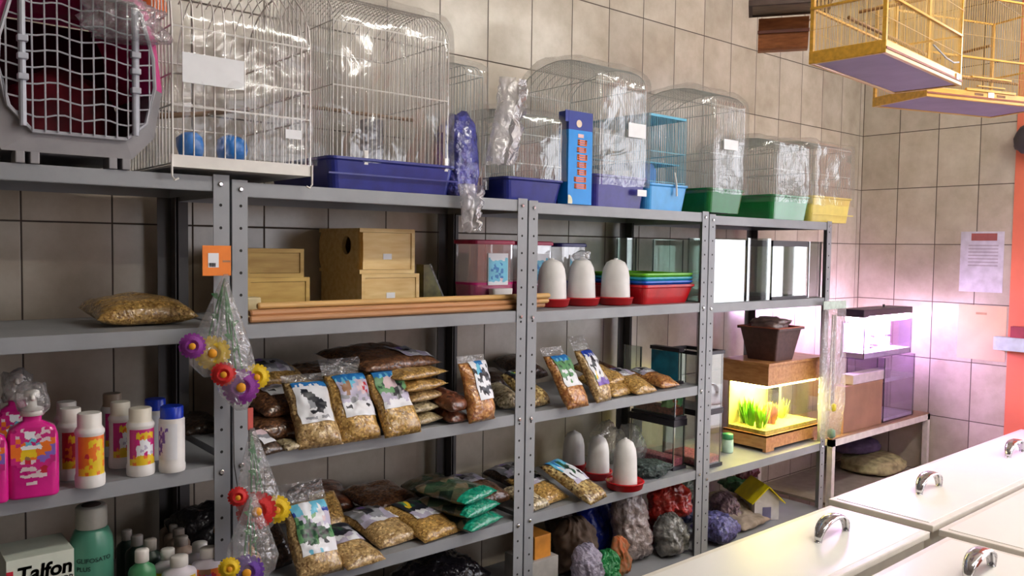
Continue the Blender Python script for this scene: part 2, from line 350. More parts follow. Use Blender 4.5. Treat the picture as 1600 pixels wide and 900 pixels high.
# ------------------------------------------------------------------ light
W = bpy.data.worlds.new('daylight'); SC.world = W; W.use_nodes = True
wb = W.node_tree.nodes['Background']; wb.inputs[0].default_value = (*lin((246, 246, 255)), 1); wb.inputs[1].default_value = SKY_S
def portal(name, loc, rot, sx, sy):
    l = bpy.data.lights.new(name, 'AREA'); l.shape = 'RECTANGLE'; l.size = sx; l.size_y = sy; l.cycles.is_portal = True
    o = bpy.data.objects.new(name, l); COL.objects.link(o); o.location = loc; o.rotation_euler = rot; return o
portal('door_portal', (.1, -2.35, 1.45), (0, PI/2, 0), 2.9, 2.5)
portal('rear_opening_portal', (-1.25, -5.36, 2.2), (PI/2, 0, 0), 1.5, 1.4)  # unseen opening in the rear wall, added and sized for its frontal daylight
TUBE = emit('fluorescent tube', (255, 250, 240), TUBE_S)
def ceiling_lamp(x, y, label):
    t = thing('ceiling_lamp', label, 'ceiling lamp', (x, y, 3.2), 0, 'fluorescent battens')
    obj('housing', B1(-.62, .62, -.06, .06, -.05, 0, .006), WHITEP, t)
    for s in (-1, 1):
        bm = BM(); tube(bm, [(-.59, s*.032, -.075), (.59, s*.032, -.075)], .014, 10); obj('lamp_tube', bm, TUBE, t)
for x, y, l in ((-2.7, -2.0, 'white fluorescent batten on the ceiling before the long rack row'), (-1.1, -2.0, 'white fluorescent batten on the ceiling above the white bins'),
                (-2.2, -3.9, 'white fluorescent batten on the ceiling near the rear opening')): ceiling_lamp(x, y, l)

# ------------------------------------------------------------------ steel racks
FRONT, REAR = -.45, -.05
P = [-4.64, -3.755, -2.868, -1.995, -1.125]         # joints between racks
ZS = [[1.891, 1.556, 1.243, .935, .62, .12], [1.882, 1.557, 1.2515, .932, .60, .12], [1.878, 1.552, 1.249, .938, .62, .12], [1.870, 1.546, .913, .62, .12]]
RACKN = ['grey steel rack at far left holding bottles and a pet carrier', 'grey steel rack holding wooden nest boxes and seed bags',
         'grey steel rack holding bell drinkers with red dishes', 'grey steel rack holding the yellow lit aquarium and empty tanks']
STEELD = pm('darker rear post', (84, 80, 80), .5, .0, .06, 9)  # rear posts get a darker tone than the front steel
def upright(name, x, y, dx, dy, h, par):
    """slotted angle: two thin flanges, round holes along each"""
    bm = BM(); t = .002; wv = .036
    xa, xb = sorted((x, x+dx*wv)); ya, yb = sorted((y, y+dy*t)); box(bm, xa, xb, ya, yb, 0, h)
    xa, xb = sorted((x, x+dx*t)); ya, yb = sorted((y+dy*t, y+dy*wv)); box(bm, xa, xb, ya, yb, 0, h)
    if y < 0:
        z = .06
        while z < h-.02:
            c = (x+dx*wv*.55, y-.0004*dy, z)
            vs = [bm.verts.new((c[0]+.0036*math.cos(k*PI/4), c[1], c[2]+.0036*math.sin(k*PI/4))) for k in range(8)]
            bm.faces.new(vs).material_index = 1; z += .0505
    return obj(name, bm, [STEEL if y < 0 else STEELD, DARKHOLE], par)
for i in range(4):
    x0, x1 = P[i]+.003, P[i+1]-.003
    t = thing('steel_rack', RACKN[i], 'shelving rack', ((x0+x1)/2, -.25, 0), 0, 'grey steel racks along the tiled wall')
    ox, oy = (x0+x1)/2, -.25; top = ZS[i][0]+.004
    for px, dx in ((x0, 1), (x1, -1)):
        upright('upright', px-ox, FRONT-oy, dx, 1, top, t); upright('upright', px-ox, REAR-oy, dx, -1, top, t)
    for z in ZS[i]:
        bm = BM(); a, b_, c, d = x0-ox+.004, x1-ox-.004, FRONT-oy+.003, REAR-oy-.003
        box(bm, a, b_, c, d, z-.0022, z-.0004)
        box(bm, a, b_, c, c+.0015, z-.032, z-.0022); box(bm, a, b_, d-.0015, d, z-.032, z-.0022)
        box(bm, a, a+.0015, c+.0015, d-.0015, z-.032, z-.0022); box(bm, b_-.0015, b_, c+.0015, d-.0015, z-.032, z-.0022)
        box(bm, a+.0015, b_-.0015, c+.0015, c+.013, z-.0335, z-.032)
        obj('shelf', bm, STEEL, t)
        for px in (x0-ox+.02, x1-ox-.02):
            bm = BM(); lathe(bm, [(.0058, 0), (.0058, .003), (.0035, .0045)], 8)
            for v in bm.verts: v.co = Vector((px+v.co.x, FRONT-oy-.0002-v.co.z, z-.017+v.co.y))
            obj('bolt', bm, CHROME, t)

# ------------------------------------------------------------------ wire cages on top of the racks
def barrel(y0, y1, hv, ha, n=10):
    """front wall, barrel roof, back wall as (y, z)"""
    cy, ry = (y0+y1)/2, (y1-y0)/2
    return [(y0, 0)] + [(cy-ry*math.cos(PI*k/n), hv+ha*math.sin(PI*k/n)) for k in range(n+1)] + [(y1, 0)]
def zprof(y, y0, y1, hv, ha):
    cy, ry = (y0+y1)/2, (y1-y0)/2
    return hv+ha*math.sqrt(max(0, 1-((y-cy)/ry)**2))
def wire_shell(w, y0, y1, hv, ha, sp, r, zb, mids=()):
    bm = BM(); prof = [(y, z+zb) for y, z in barrel(y0, y1, hv, ha)]
    n = max(2, round(w/sp))
    for i in range(n+1):
        x = -w/2+w*i/n; tube(bm, [(x, y, z) for y, z in (prof if i % 3 == 0 or i == n else prof[:-4])], r if 0 < i < n else r*1.5, 4)
    m = max(2, round((y1-y0)/sp))
    for s in (-1, 1):
        for k in range(1, m):
            y = y0+(y1-y0)*k/m; tube(bm, [(s*w/2, y, zb), (s*w/2, y, zb+zprof(y, y0, y1, hv, ha))], r, 4)
    for z in (0, *mids, hv):
        tube(bm, [(-w/2, y0, z+zb), (w/2, y0, z+zb), (w/2, y1, z+zb), (-w/2, y1, z+zb)], r*1.5, 4, closed=True)
    return bm
def tray_bm(w, y0, y1, h, inset=.012, lip=.006):
    bm = BM(); cy, d = (y0+y1)/2, y1-y0
    ring = lambda ww, dd, z: [(p[0], cy+p[1], z) for p in rrect(ww, dd, .02)]
    loft(bm, [ring(w-2*inset, d-2*inset, 0), ring(w-.004, d-.004, h-lip-.004), ring(w+lip, d+lip, h-lip), ring(w+lip, d+lip, h), ring(w-.006, d-.006, h), ring(w-2*inset-.006, d-2*inset-.006, .006)])
    return bm
def film_shell(w, y0, y1, hv, ha, zb, zbot, seed, amp=.006):
    """loose clear bag pulled over the cage: roof, four sides, hem hanging"""
    bm = BM(); o = Vector((seed*5.1, seed, 0)); e = .008
    prof = barrel(y0-e, y1+e, hv+e, ha+e, 14); prof = [(y, z+zb) for y, z in prof]
    prof[0] = (prof[0][0]-.004, zbot); prof[-1] = (prof[-1][0], zbot)
    # resample verticals
    P_ = []
    for (a, b), (c, d) in zip(prof, prof[1:]):
        k = max(1, int(math.hypot(c-a, d-b)/.03))
        P_ += [(a+(c-a)*i/k, b+(d-b)*i/k) for i in range(k)]
    P_.append(prof[-1]); nx = max(6, int(w/.03))
    def W_(x, y, z):
        q = Vector((x, y, z)); dd = noise.noise(q*14+o)*amp*1.6+noise.noise(q*37+o)*amp*.7
        return dd
    G = []
    for i in range(nx+1):
        x = -(w/2+e)+(w+2*e)*i/nx; row = []
        for (y, z) in P_:
            d = W_(x, y, z); s = -1 if y < (y0+y1)/2 else 1
            row.append(bm.verts.new((x, y+s*abs(d)*.8, z+d)))
        G.append(row)
    for i in range(nx):
        for j in range(len(P_)-1): bm.faces.new((G[i][j], G[i+1][j], G[i+1][j+1], G[i][j+1]))
    h = len(P_)//2
    for i in (0, nx):                       # the two ends: strips between front and back halves of the profile
        row = G[i]; L_ = len(row)
        for j in range(L_//2-1):
            a, b, c, d = row[j], row[j+1], row[L_-2-j], row[L_-1-j]
            if len({a, b, c, d}) == 4: bm.faces.new((a, b, c, d))
    return bm
def cage(label, x0, x1, y0, y1, z, th, tmat, hv, ha, wire, sp, bag=None, bag_drop=.0, mids=(), lab=None, ins=0, r=.0011, tname='tray', amp=.006):
    t = thing('wire_cage', label, 'cage', ((x0+x1)/2, (y0+y1)/2, z), 0, 'wire cages on top of the racks')
    w, d = x1-x0, y1-y0; a, b = -d/2, d/2
    if th: obj(tname, tray_bm(w, a, b, th), tmat, t, False)
    zb = th-.004 if th else .012
    obj('wire_bars', wire_shell(w-2*ins-.006, a+ins+.003, b-ins-.003, hv-zb, ha, sp, r, zb, [m-zb for m in mids]), wire, t)
    if bag: obj('plastic_bag', film_shell(w-2*ins, a+ins, b-ins, hv-zb, ha, zb, bag_drop, x0*3, amp), bag, t, True)
    for (px0, px1, pz0, pz1) in (lab or ()):
        bm = BM(); box(bm, px0-(x0+x1)/2, px1-(x0+x1)/2, a-.014, a-.0125, pz0-z, pz1-z); obj('price_label', bm, PAPER, t)
    return t
zt = [ZS[0][0], ZS[1][0], ZS[2][0], ZS[3][0]]
def lb(pxa, pxb, pya, pyb, y):           # label rectangle measured on the cage front
    xa, xb = Xc(pxa, y, 2.0), Xc(pxb, y, 2.0); m = (xa+xb)/2
    return (xa, xb, Zc(pyb, m, y), Zc(pya, m, y))
NAVY = pm('navy plastic', (38, 46, 128), .3, var=.1); PURP = pm('violet blue plastic', (52, 48, 132), .3, var=.12)
SKYB = pm('light blue plastic', (70, 160, 225), .3, var=.06); GREEN = pm('green plastic', (22, 110, 52), .22, var=.06); LEAFG = pm('bright green plastic', (40, 140, 74), .18, var=.06, coat=1)
YEL = pm('pale yellow plastic', (236, 216, 110), .35, var=.04); BLK = pm('black plastic', (26, 26, 34), .35)
BLUEC = pm('blue plastic', (8, 122, 214), .3, var=.08)

# A: white cage with curved front, its feet hooked over the rack edge
yA = -.478
x0, x1 = Xc(268, yA, 1.93), Xc(487, yA, 1.93); zA = ZS[0][0]+.008
t = cage('white wire cage with curved front, white label and blue feeders, beside the pet carrier', x0, x1, yA, -.09, zA, 0, None, .30, .16, WIREW, .0225, FILMA, .03, (.135, .20), [lb(282, 378, 90, 136, yA), lb(442, 468, 204, 218, yA)], r=.0016)
cx, cyy = (x0+x1)/2, (yA-.09)/2; w = x1-x0
bm = BM(); box(bm, -w/2, w/2, yA-cyy, yA-cyy+.004, .004, .030); box(bm, -w/2, w/2, yA-cyy+.004, -.09-cyy, .004, .008); obj('base', bm, WHITEP, t)
for s in (-1, 1):
    bm = BM(); tube(bm, [(s*w/2, yA-cyy-.002, .03), (s*w/2, yA-cyy-.002, -.016), (s*(w/2-.006), yA-cyy-.002, -.024), (s*(w/2-.014), yA-cyy-.002, -.020)], .0024, 6); obj('foot', bm, WIREW, t)
bm = BM(); tube(bm, [(-w*.45, -.02, .13), (-w*.1, -.05, .145), (w*.12, -.12, .155)], [.007, .006, .005], 8); obj('perch', bm, pm('brown branch', (140, 112, 82), .7), t)
for px, wd in ((297, .05), (362, .06)):
    X = Xc(px, -.40, 1.95); bm = crumple(wd*1.15, .06, .066, px, .12, 2, 2)
    for v in bm.verts: v.co += Vector((X-cx, -.40-cyy+.0, .034))
    obj('feeder', bm, BLUEC, t, True)

# B: white cage on a navy tray, bagged
yB = -.452; x0, x1 = Xc(515, yB, 1.9), Xc(712, yB, 1.9); zB = zt[1]+.0005
hv = Zc(33, Xc(530, yB+.02, 2.3), yB+.02)-zB
t = cage('white wire cage on a big navy blue tray wrapped in clear plastic', x0, x1, yB, -.09, zB, .078, NAVY, hv, .10, WIREW, .0125, FILM, .07, (hv*.62,), None, .014, .0013)
w = x1-x0; a = (yB+.09)/2
for fx in (-.23, .42):
    bm = BM(); box(bm, fx*w-.006, fx*w+.006, a+.002, a+.012, .062, .098, .002); obj('clip', bm, WHITEP, t)
bm = BM(); box(bm, -w/2-.0045, w/2+.0045, a-.004, a-.001, .034, .038); obj('tray_rib', bm, NAVY, t)
bm = BM(); tube(bm, [(-w/2+.02, 0, .22), (w/2-.02, 0, .22)], .005, 8); obj('perch', bm, pm('brown branch', (140, 112, 82), .7), t)
bm = BM(); box(bm, .05, .10, .05, .10, .09, .22, .004); obj('water_tube', bm, pm('dim grey plastic', (120, 118, 125), .3), t)

# crumpled dark blue bag slumped at the end of the rack
t = thing('crumpled_bag', 'shiny dark blue bag with a clear crumpled tail hanging over the rack edge', 'plastic bag', (Xc(722, -.43, 1.9), -.405, zt[1]))
BLUEF = pm('glossy blue plastic film', (66, 70, 150), .22, var=.25, scale=30, bump=.9, bscale=45, coat=.6)
bm = crumple(.12, .085, .27, 3, .2, 2.6, 4); obj('bag', bm, BLUEF, t, True)
def rag(L, w0, w1, seed, n=18, m=14):
    """hanging crumpled sheet, top at z=0"""
    bm = BM(); o = Vector((seed*2.3, seed, 1)); G = []
    for j in range(n+1):
        s = j/n; w_ = w0+(w1-w0)*s; row = []
        for i in range(m+1):
            u = (i/m-.5)*1.9*PI; p = Vector((math.cos(u)*w_*.32, math.sin(u)*w_*.5, -L*s))
            k = noise.noise(Vector((u*1.4, s*3, 0))+o)*1.3; k2 = (abs(noise.noise(Vector((u*2.2, s*4, 3))+o))-.25)*2.4
            row.append(bm.verts.new((p.y*(1+.3*k2)+k2*.016*s+k*.008, p.x*(1+k*.6+.5*k2)+k*.016*s, p.z+k2*.012*s)))
        G.append(row)
    for j in range(n):
        for i in range(m): bm.faces.new((G[j][i], G[j][i+1], G[j+1][i+1], G[j+1][i]))
    return bm
MILKF = film('milky crinkled film', (228, 224, 228), .42, .3, .16, .9, 30)
bm = rag(.125, .085, .055, 5)
for v in bm.verts: v.co += Vector((-.005, -.078, .03))
obj('bag_tail', bm, MILKF, t, True)

# cage with the milky crumpled bag hanging down its front
y5 = -.40; x0, x1 = Xc(752, y5, 1.9), Xc(822, y5, 2.1)
hv = Zc(132, x1, y5)-zt[1]
t = cage('small cage on a dark tray half hidden behind the dark blue bag', x0-.06, -2.988, y5, -.09, zt[1]+.0005, .035, pm('dark navy plastic', (20, 24, 60), .35), hv, .05, WIREG, .014, FILM, .02, (), None, .006, .001)
bm = rag(.24, .075, .10, 9, 20, 16)
for v in bm.verts:
    v.co += Vector((.075, (y5+.09)/2-.068, hv-.01))
    k = (hv-.01-v.co.z)/.24; v.co.x -= .06*k*.6
o = tag(obj('hanging_plastic_bag', bm, MILKF, None, True), 'milky crumpled plastic bag hanging down between the dark blue bag and the shiny blue tray', 'plastic bag'); o.location = t.location

# 6: cage on blue tray
y6 = -.445; x0, x1 = Xc(790, y6, 1.9), Xc(886, y6, 1.9); z6 = zt[2]+.0005
hv = Zc(178, x0, y6)-z6
cage('cage with greyish wires on a shiny blue tray, left of the tall blue box', x0+.0, x1-.012, y6, -.09, z6, Zc(279, (x0+x1)/2, y6)-z6, NAVY, hv, .03, WIREG, .010, FILM, .07, (hv*.45, hv*.8), None, .006, .0009)

# tall blue box with orange lettering
x0, x1 = Xc(887, -.455, 1.9), Xc(924, -.455, 1.9); zb = zt[2]+.0005; hb = Zc(178, x1, -.455)-zb; wb_ = x1-x0
t = thing('product_box', 'tall narrow bright blue box with orange upright lettering between two cages', 'box', ((x0+x1)/2, -.44, zb))
BOXB = pm('bright blue card', (8, 138, 222), .4, var=.03); BOXD = pm('deep blue card', (22, 48, 140), .4)
bm = BM(); box(bm, -wb_/2, wb_/2, -.015, .03, 0, hb*.80); box(bm, -wb_/2, wb_/2, -.015, .03, hb*.80, hb, mi=1); box(bm, -wb_/2-.014, -wb_/2, -.0145, -.0125, hb*.88, hb, mi=1); obj('carton', bm, [BOXB, BOXD], t)
ORL = pm('orange lettering', (240, 120, 50), .45); 
# the word runs upward along the box; blurred strokes only
bm = BM(); rn = random.Random(4)
z = hb*.17; k = 0
while z < hb*.70:
    h_ = .016+.004*rn.random(); xa = -.012-.004*rn.random() - (.012 if z < hb*.3 else 0); xb = .024+.006*rn.random()
    for q in range(3):
        zz = z+h_*q/3; box(bm, xa+.002*rn.random(), xb-.002*rn.random(), -.0162, -.0152, zz, zz+h_*.2)
    box(bm, xa, xa+.008, -.0162, -.0152, z, z+h_*.9); box(bm, xb-.008, xb, -.0162, -.0152, z+h_*.1, z+h_*.9); z += h_+.004; k += 1
obj('lettering', bm, ORL, t)
bm = BM(); box(bm, -.012, .012, -.0162, -.0152, hb*.72, hb*.76); obj('subtitle', bm, pm('pale pink print', (228, 190, 190), .5), t)
bm = BM(); lathe(bm, [(.013, 0), (.013, .0008)], 14, 1, .9)
for v in bm.verts: v.co = Vector((v.co.x*.9-.008, -.0152-v.co.z, v.co.y+hb*.87))
obj('picture_patch', bm, pm('cream print', (230, 208, 186), .5), t)
bm = BM(); lathe(bm, [(.022, 0), (.022, .0008)], 18, .7, 1)
for v in bm.verts:
    v.co = Vector((max(-wb_/2+.0005, v.co.x-wb_/2+.004), -.0152-v.co.z, max(.001, v.co.y+.006)))
obj('pale_corner', bm, pm('pale cream print', (232, 230, 200), .5), t)

# 8: domed bagged cage on violet tray
y8 = -.447; x0, x1 = Xc(928, y8, 1.9), Xc(1012, y8, 1.9); z8 = zt[2]+.0005
hv = Zc(141, x1+.02, y8)-z8
cage('domed cage on a violet blue tray, under clear plastic, right of the tall box', x0, x1-.002, y8, -.07, z8, Zc(279, x1, y8)-z8, PURP, hv, .085, WIREG, .0105, FILM, .07, (hv*.58,), [lb(976, 1003, 194, 216, y8), lb(992, 1006, 297, 307, y8)], .006, .0009)
# 9: light blue hamster cage
y9 = -.445; x0, x1 = Xc(1012, y9, 1.9), Xc(1076, y9, 1.9); z9 = zt[2]+.0005
hv = Zc(188, x1, y9)-z9
t = cage('light blue cage with a blue wheel house inside, on a light blue tray', x0, x1, y9, -.10, z9, Zc(291, x1, y9)-z9, SKYB, hv, .004, WIREB, .0105, None, 0, (hv*.3, hv*.62), None, .008, .001)
w = x1-x0; d2 = (.445-.10)/2
bm = BM(); box(bm, -w/2+.01, w/2-.01, -d2+.01, d2-.01, hv-.004, hv+.004); obj('roof_panel', bm, pm('blue glazed panel', (90, 180, 215), .3), t)
bm = BM(); box(bm, -w/2+.01, w/2-.02, -d2+.03, d2-.02, hv*.5, hv*.5+.004); obj('platform', bm, pm('blue glazed panel', (90, 180, 215), .3), t)
bm = BM(); lathe(bm, [(.045, 0), (.05, .006), (.05, .03), (.045, .036)], 24)
for v in bm.verts: v.co = Vector((v.co.x-.05, v.co.z-.12, v.co.y+.12))
obj('wheel', bm, BLUEC, t, False)
bm = BM(); tube(bm, [(.035, -d2-.006, .05), (.03, -d2-.008, .09), (.02, -d2-.006, .13)], .004, 6); obj('water_nozzle', bm, WHITEP, t)
# 10: domed cage on green tray
y10 = -.447; x0, x1 = Xc(1108, y10, 1.9), Xc(1164, y10, 1.9); z10 = zt[3]+.012
hv = Zc(172, x1, y10)-z10
t = cage('domed cage on a green tray with a white label, under clear plastic', x0, x1, y10, -.07, z10, Zc(298, x1, y10)-z10, GREEN, hv, .075, WIREG, .0115, FILM, .07, (hv*.55,), [lb(1125, 1147, 219, 235, y10)], .006, .0009)
# 11, 12
y11 = -.447; x0, x1 = Xc(1208, y11, 1.9), Xc(1267, y11, 1.9); z11 = zt[3]+.0005
cage('low cage with pale wires on a green tray, left of the yellow tray', x0, x1-.004, y11, -.07, z11, Zc(303, x0, y11)-z11, LEAFG, Zc(216, x0, y11)-z11-.02, .035, WIREG, .0115, FILM, .07, (.2,), None, .006, .0009)
x0, x1 = Xc(1268, y11, 1.9), Xc(1331, y11, 1.9)
t = cage('low cage with pale wires on a pale yellow tray, last on the rack top', x0+.004, x1, y11, -.07, z11, Zc(311, x1, y11)-z11, YEL, Zc(219, x0, y11)-z11-.02, .03, WIREG, .0115, FILM, .07, (.2,), None, .006, .0009)
w = x1-x0-.004; bm = BM(); box(bm, -w/2-.004, w/2+.004, -.1885-.004, -.1885-.001, .030, .034); obj('tray_rib', bm, YEL, t)

# ------------------------------------------------------------------ pet carrier
t = thing('pet_carrier', 'pet carrier with grey lower shell, pink upper shell and grey grid door', 'pet carrier', (Xc(122, -.46, 2.0), -.26, ZS[0][0]+.0005))
ox, oy, oz = t.location; yF = -.455-oy
def pc(px, py, y=-.46):                 # local x,z on the carrier front
    X = Xc(px, y, 2.0); return (X-ox, Zc(py, X, y)-oz)
PINK = pm('bright pink plastic', (240, 70, 160), .35, var=.05); GREYP = pm('grey carrier plastic', (150, 148, 152), .4, var=.05)
outer = [(-.135, .022), (.105, .022), (.150, .07), (.166, .165), (.166, .175), (.150, .30), (.118, .372), (-.118, .372), (-.150, .30), (-.166, .175), (-.166, .165), (-.155, .07)]
outer = [(x*.97, z) for x, z in outer]
def shell_part(name, arc, mat, th=.006, bulge=.0):
    bm = BM(); L_ = .36
    ys = [(yF, .97), (yF+.03, 1.0), (yF+L_*.5, 1.02), (yF+L_-.03, 1.0), (yF+L_, .94)]
    cz = .18
    rings = []
    for y, s in ys:
        o_ = [(x*s, y, cz+(z-cz)*s) for x, z in arc]; i_ = [(x*s*(1-th*6), y, cz+(z-cz)*s*(1-th*5)) for x, z in reversed(arc)]
        rings.append(o_+i_)
    loft(bm, rings)
    return obj(name, bm, mat, t)
arcL = [outer[10], outer[11], outer[0], outer[1], outer[2], outer[3]]
arcU = [outer[4], outer[5], outer[6], outer[7], outer[8], outer[9]]
lower = shell_part('lower_shell', arcL, GREYP); upper = shell_part('upper_shell', arcU, PINK)
bm = BM(); box(bm, -.15, .15, yF+.353, yF+.358, .03, .35); obj('back_panel', bm, pm('dark maroon lining', (70, 16, 34), .8), t)
bm = BM(); box(bm, -.169, -.160, yF+.02, yF+.34, .160, .180, .003); box(bm, .160, .169, yF+.02, yF+.34, .160, .180, .003); obj('seam_rail', bm, GREYP, t)
for fx in (-.10, -.075, .065, .09):
    bm = BM(); box(bm, fx-.008, fx+.008, yF+.0, yF+.05, .0, .024, .002); obj('foot', bm, GREYP, t)
# door
cD = pc(126, 105); hw = (pc(249, 105)[0]-pc(4, 105)[0])/2; zb_, zt_ = pc(126, 212)[1], pc(126, -8)[1]
DOOR = pm('grey door plastic', (176, 178, 186), .35, var=.04)
ring = [(-.60, 0), (.58, 0), (.86, .13), (.98, .40), (.96, .62), (.80, .93), (.70, 1), (-.70, 1), (-.82, .93), (-.98, .62), (-1.0, .42), (-.88, .16)]
ringp = [(cD[0]+a*hw, yF-.012, zb_+b*(zt_-zb_)) for a, b in ring]
dr = bm = BM(); tube(bm, ringp, .0042, 6, closed=True)
def span(z):
    xs = []
    for (a, b) in zip(ringp, ringp[1:]+ringp[:1]):
        if (a[2]-z)*(b[2]-z) < 0: xs.append(a[0]+(b[0]-a[0])*(z-a[2])/(b[2]-a[2]))
    return (min(xs), max(xs)) if len(xs) > 1 else None
Hd = zt_-zb_
for k in range(1, 9):
    z = zb_+Hd*(k/9); s = span(z)
    n_ = 14; tube(bm, [(s[0]+(s[1]-s[0])*i/n_, yF-.013-.006*math.sin(PI*i/n_), z-.03*(i/n_-.5)*0+.004*math.cos(i/n_*PI*6)) for i in range(n_+1)], .0019, 5)
for i in range(13):
    u = -1+2*(i+.5)/13; x = cD[0]+u*hw*.98
    zz = [zb_+Hd*q/80 for q in range(1, 80)]; ok = [z for z in zz if span(z) and span(z)[0] < x < span(z)[1]]
    if len(ok) > 5: tube(bm, [(x, yF-.013-.006*math.cos(u*PI/2), ok[0]-.003), (x, yF-.013-.006*math.cos(u*PI/2), ok[-1]+.003)], .0019, 5)
door = obj('door', bm, DOOR, t)
for s in (-.72, .70):
    bm = BM(); tube(bm, [(cD[0]+s*hw, yF-.018, zb_+.008), (cD[0]+s*hw, yF-.018, zt_-.008)], .0062, 10)
    for q in (.36, .5, .62): box(bm, cD[0]+s*hw-.009, cD[0]+s*hw+.009, yF-.030, yF-.012, zb_+Hd*q-.006, zb_+Hd*q+.006, .002)
    obj('latch_bar', bm, pm('pale grey latch', (186, 190, 202), .3), door)
bm = BM()                               # front frame of the shells, around the door opening
o_ = [bm.verts.new((x, yF, z)) for x, z in outer]; i_ = [bm.verts.new((cD[0]+(x-cD[0])*1.015, yF-.005, zb_+Hd/2+(z-zb_-Hd/2)*1.015)) for x, _y, z in ringp]
for k in range(12): bm.faces.new((o_[k], o_[(k+1) % 12], i_[(k+1) % 12], i_[k])).material_index = 0 if k in (10, 11, 0, 1, 2, 9) else 1
obj('front_frame', bm, [GREYP, PINK], t)
RED = pm('dark red cloth', (104, 5, 26), .8, var=.4, scale=14)
bm = crumple(.21, .20, .22, 2, .14, 2.0, 4)
ccu = tag(obj('pet_cushion', bm, RED, None, True), 'dark red cushion stuffed inside the pet carrier behind its grid door', 'cushion'); ccu.location = (ox+.01, oy+.04, oz+.032)
# clear bag crumpled on the carrier and an orange tag behind it
bm = crumple(.14, .10, .09, 12, .35, 3, 4); o = tag(obj('crumpled_bag', bm, FILMC, None, True), 'clear crumpled plastic wrap lying over the top of the pet carrier', 'plastic bag'); o.location = (Xc(190, -.45, 2.2), -.475, Zc(62, Xc(190, -.475, 2.2), -.475))
bm = crumple(.055, .05, .07, 5, .1, 2, 3); o = tag(obj('orange_ball', bm, pm('orange plastic', (245, 120, 30), .35), None, True), 'orange rounded toy lying on the pet carrier next to the curved cage', 'toy'); o.location = (Xc(240, -.30, 2.3), -.30, Zc(28, Xc(240, -.30, 2.3), -.30))

# ------------------------------------------------------------------ goods on the shelves
G = {
 'tan': grain('seed tan', (200, 172, 122), (178, 146, 96), (132, 100, 64)),
 'gold': grain('seed gold', (204, 168, 100), (180, 140, 74), (130, 94, 50)),
 'mix': grain('seed mix', (200, 178, 122), (160, 126, 72), (84, 62, 44), 150),
 'pale': grain('seed pale', (196, 180, 142), (174, 154, 112), (124, 106, 76)),
 'brown': grain('seed brown', (122, 84, 56), (96, 62, 42), (58, 38, 30)),
 'dark': grain('seed dark', (82, 62, 48), (62, 46, 38), (38, 30, 26)),
 'orange': grain('seed orange', (204, 152, 92), (184, 118, 62), (140, 84, 54), 150),
 'white': grain('seed whitish', (208, 196, 164), (186, 172, 134), (104, 88, 70), 150),
 'red': grain('pellet red brown', (128, 76, 52), (104, 58, 40), (62, 36, 30), 90),
}
CAMO = grain('green camouflage print', (118, 106, 84), (56, 88, 64), (24, 42, 36), 26, .3, .7)
TEAL = pm('glossy teal film', (20, 150, 120), .2, var=.2, scale=40, bump=.7, bscale=60, coat=.8)
def pillow(w, H, T, tilt, seed, flat=.6, hdr=0.0, nx=18, ny=24, wob=.006):
    o = Vector((seed*1.7, seed*2.9, seed)); ct, st = math.cos(math.radians(tilt)), math.sin(math.radians(tilt))
    def raw(u, v, side):
        vb = v/(1-hdr) if hdr else v
        th = 0 if vb >= 1 else T/2*max(0, 1-abs(u)**3)**.55*max(0, 1-abs(2*vb-1)**4)**.5
        x = u*w/2*(1-.05*math.sin(PI*v)); y = v*H
        d = noise.noise(Vector((x*22, y*22, side*3))+o)*wob + noise.noise(Vector((x*55, y*55, side))+o)*wob*.5
        e = min(1, th/(T*.2)) if T else 0
        z = side*th*(1 if side > 0 else flat) + d*e*(1 if side > 0 else .3)
        # slump: the fill sags to the foot of a leaning bag
        z *= 1+.35*(st)*(.5-v)
        x += noise.noise(Vector((u*2, v*4, 7))+o)*wob*.8
        return Vector((x, y*ct-z*st, y*st+z*ct))
    return raw
def pillow_mesh(raw, nx=18, ny=24):
    bm = BM(); top = [[bm.verts.new(raw(-1+2*i/nx, j/ny, 1)) for i in range(nx+1)] for j in range(ny+1)]
    bot = [[top[j][i] if i in (0, nx) or j in (0, ny) else bm.verts.new(raw(-1+2*i/nx, j/ny, -1)) for i in range(nx+1)] for j in range(ny+1)]
    for j in range(ny):
        for i in range(nx):
            bm.faces.new((top[j][i], top[j][i+1], top[j+1][i+1], top[j+1][i]))
            q = (bot[j+1][i], bot[j+1][i+1], bot[j][i+1], bot[j][i])
            if len(set(q)) >= 3:
                try: bm.faces.new(list(dict.fromkeys(q)))
                except ValueError: pass
    return bm
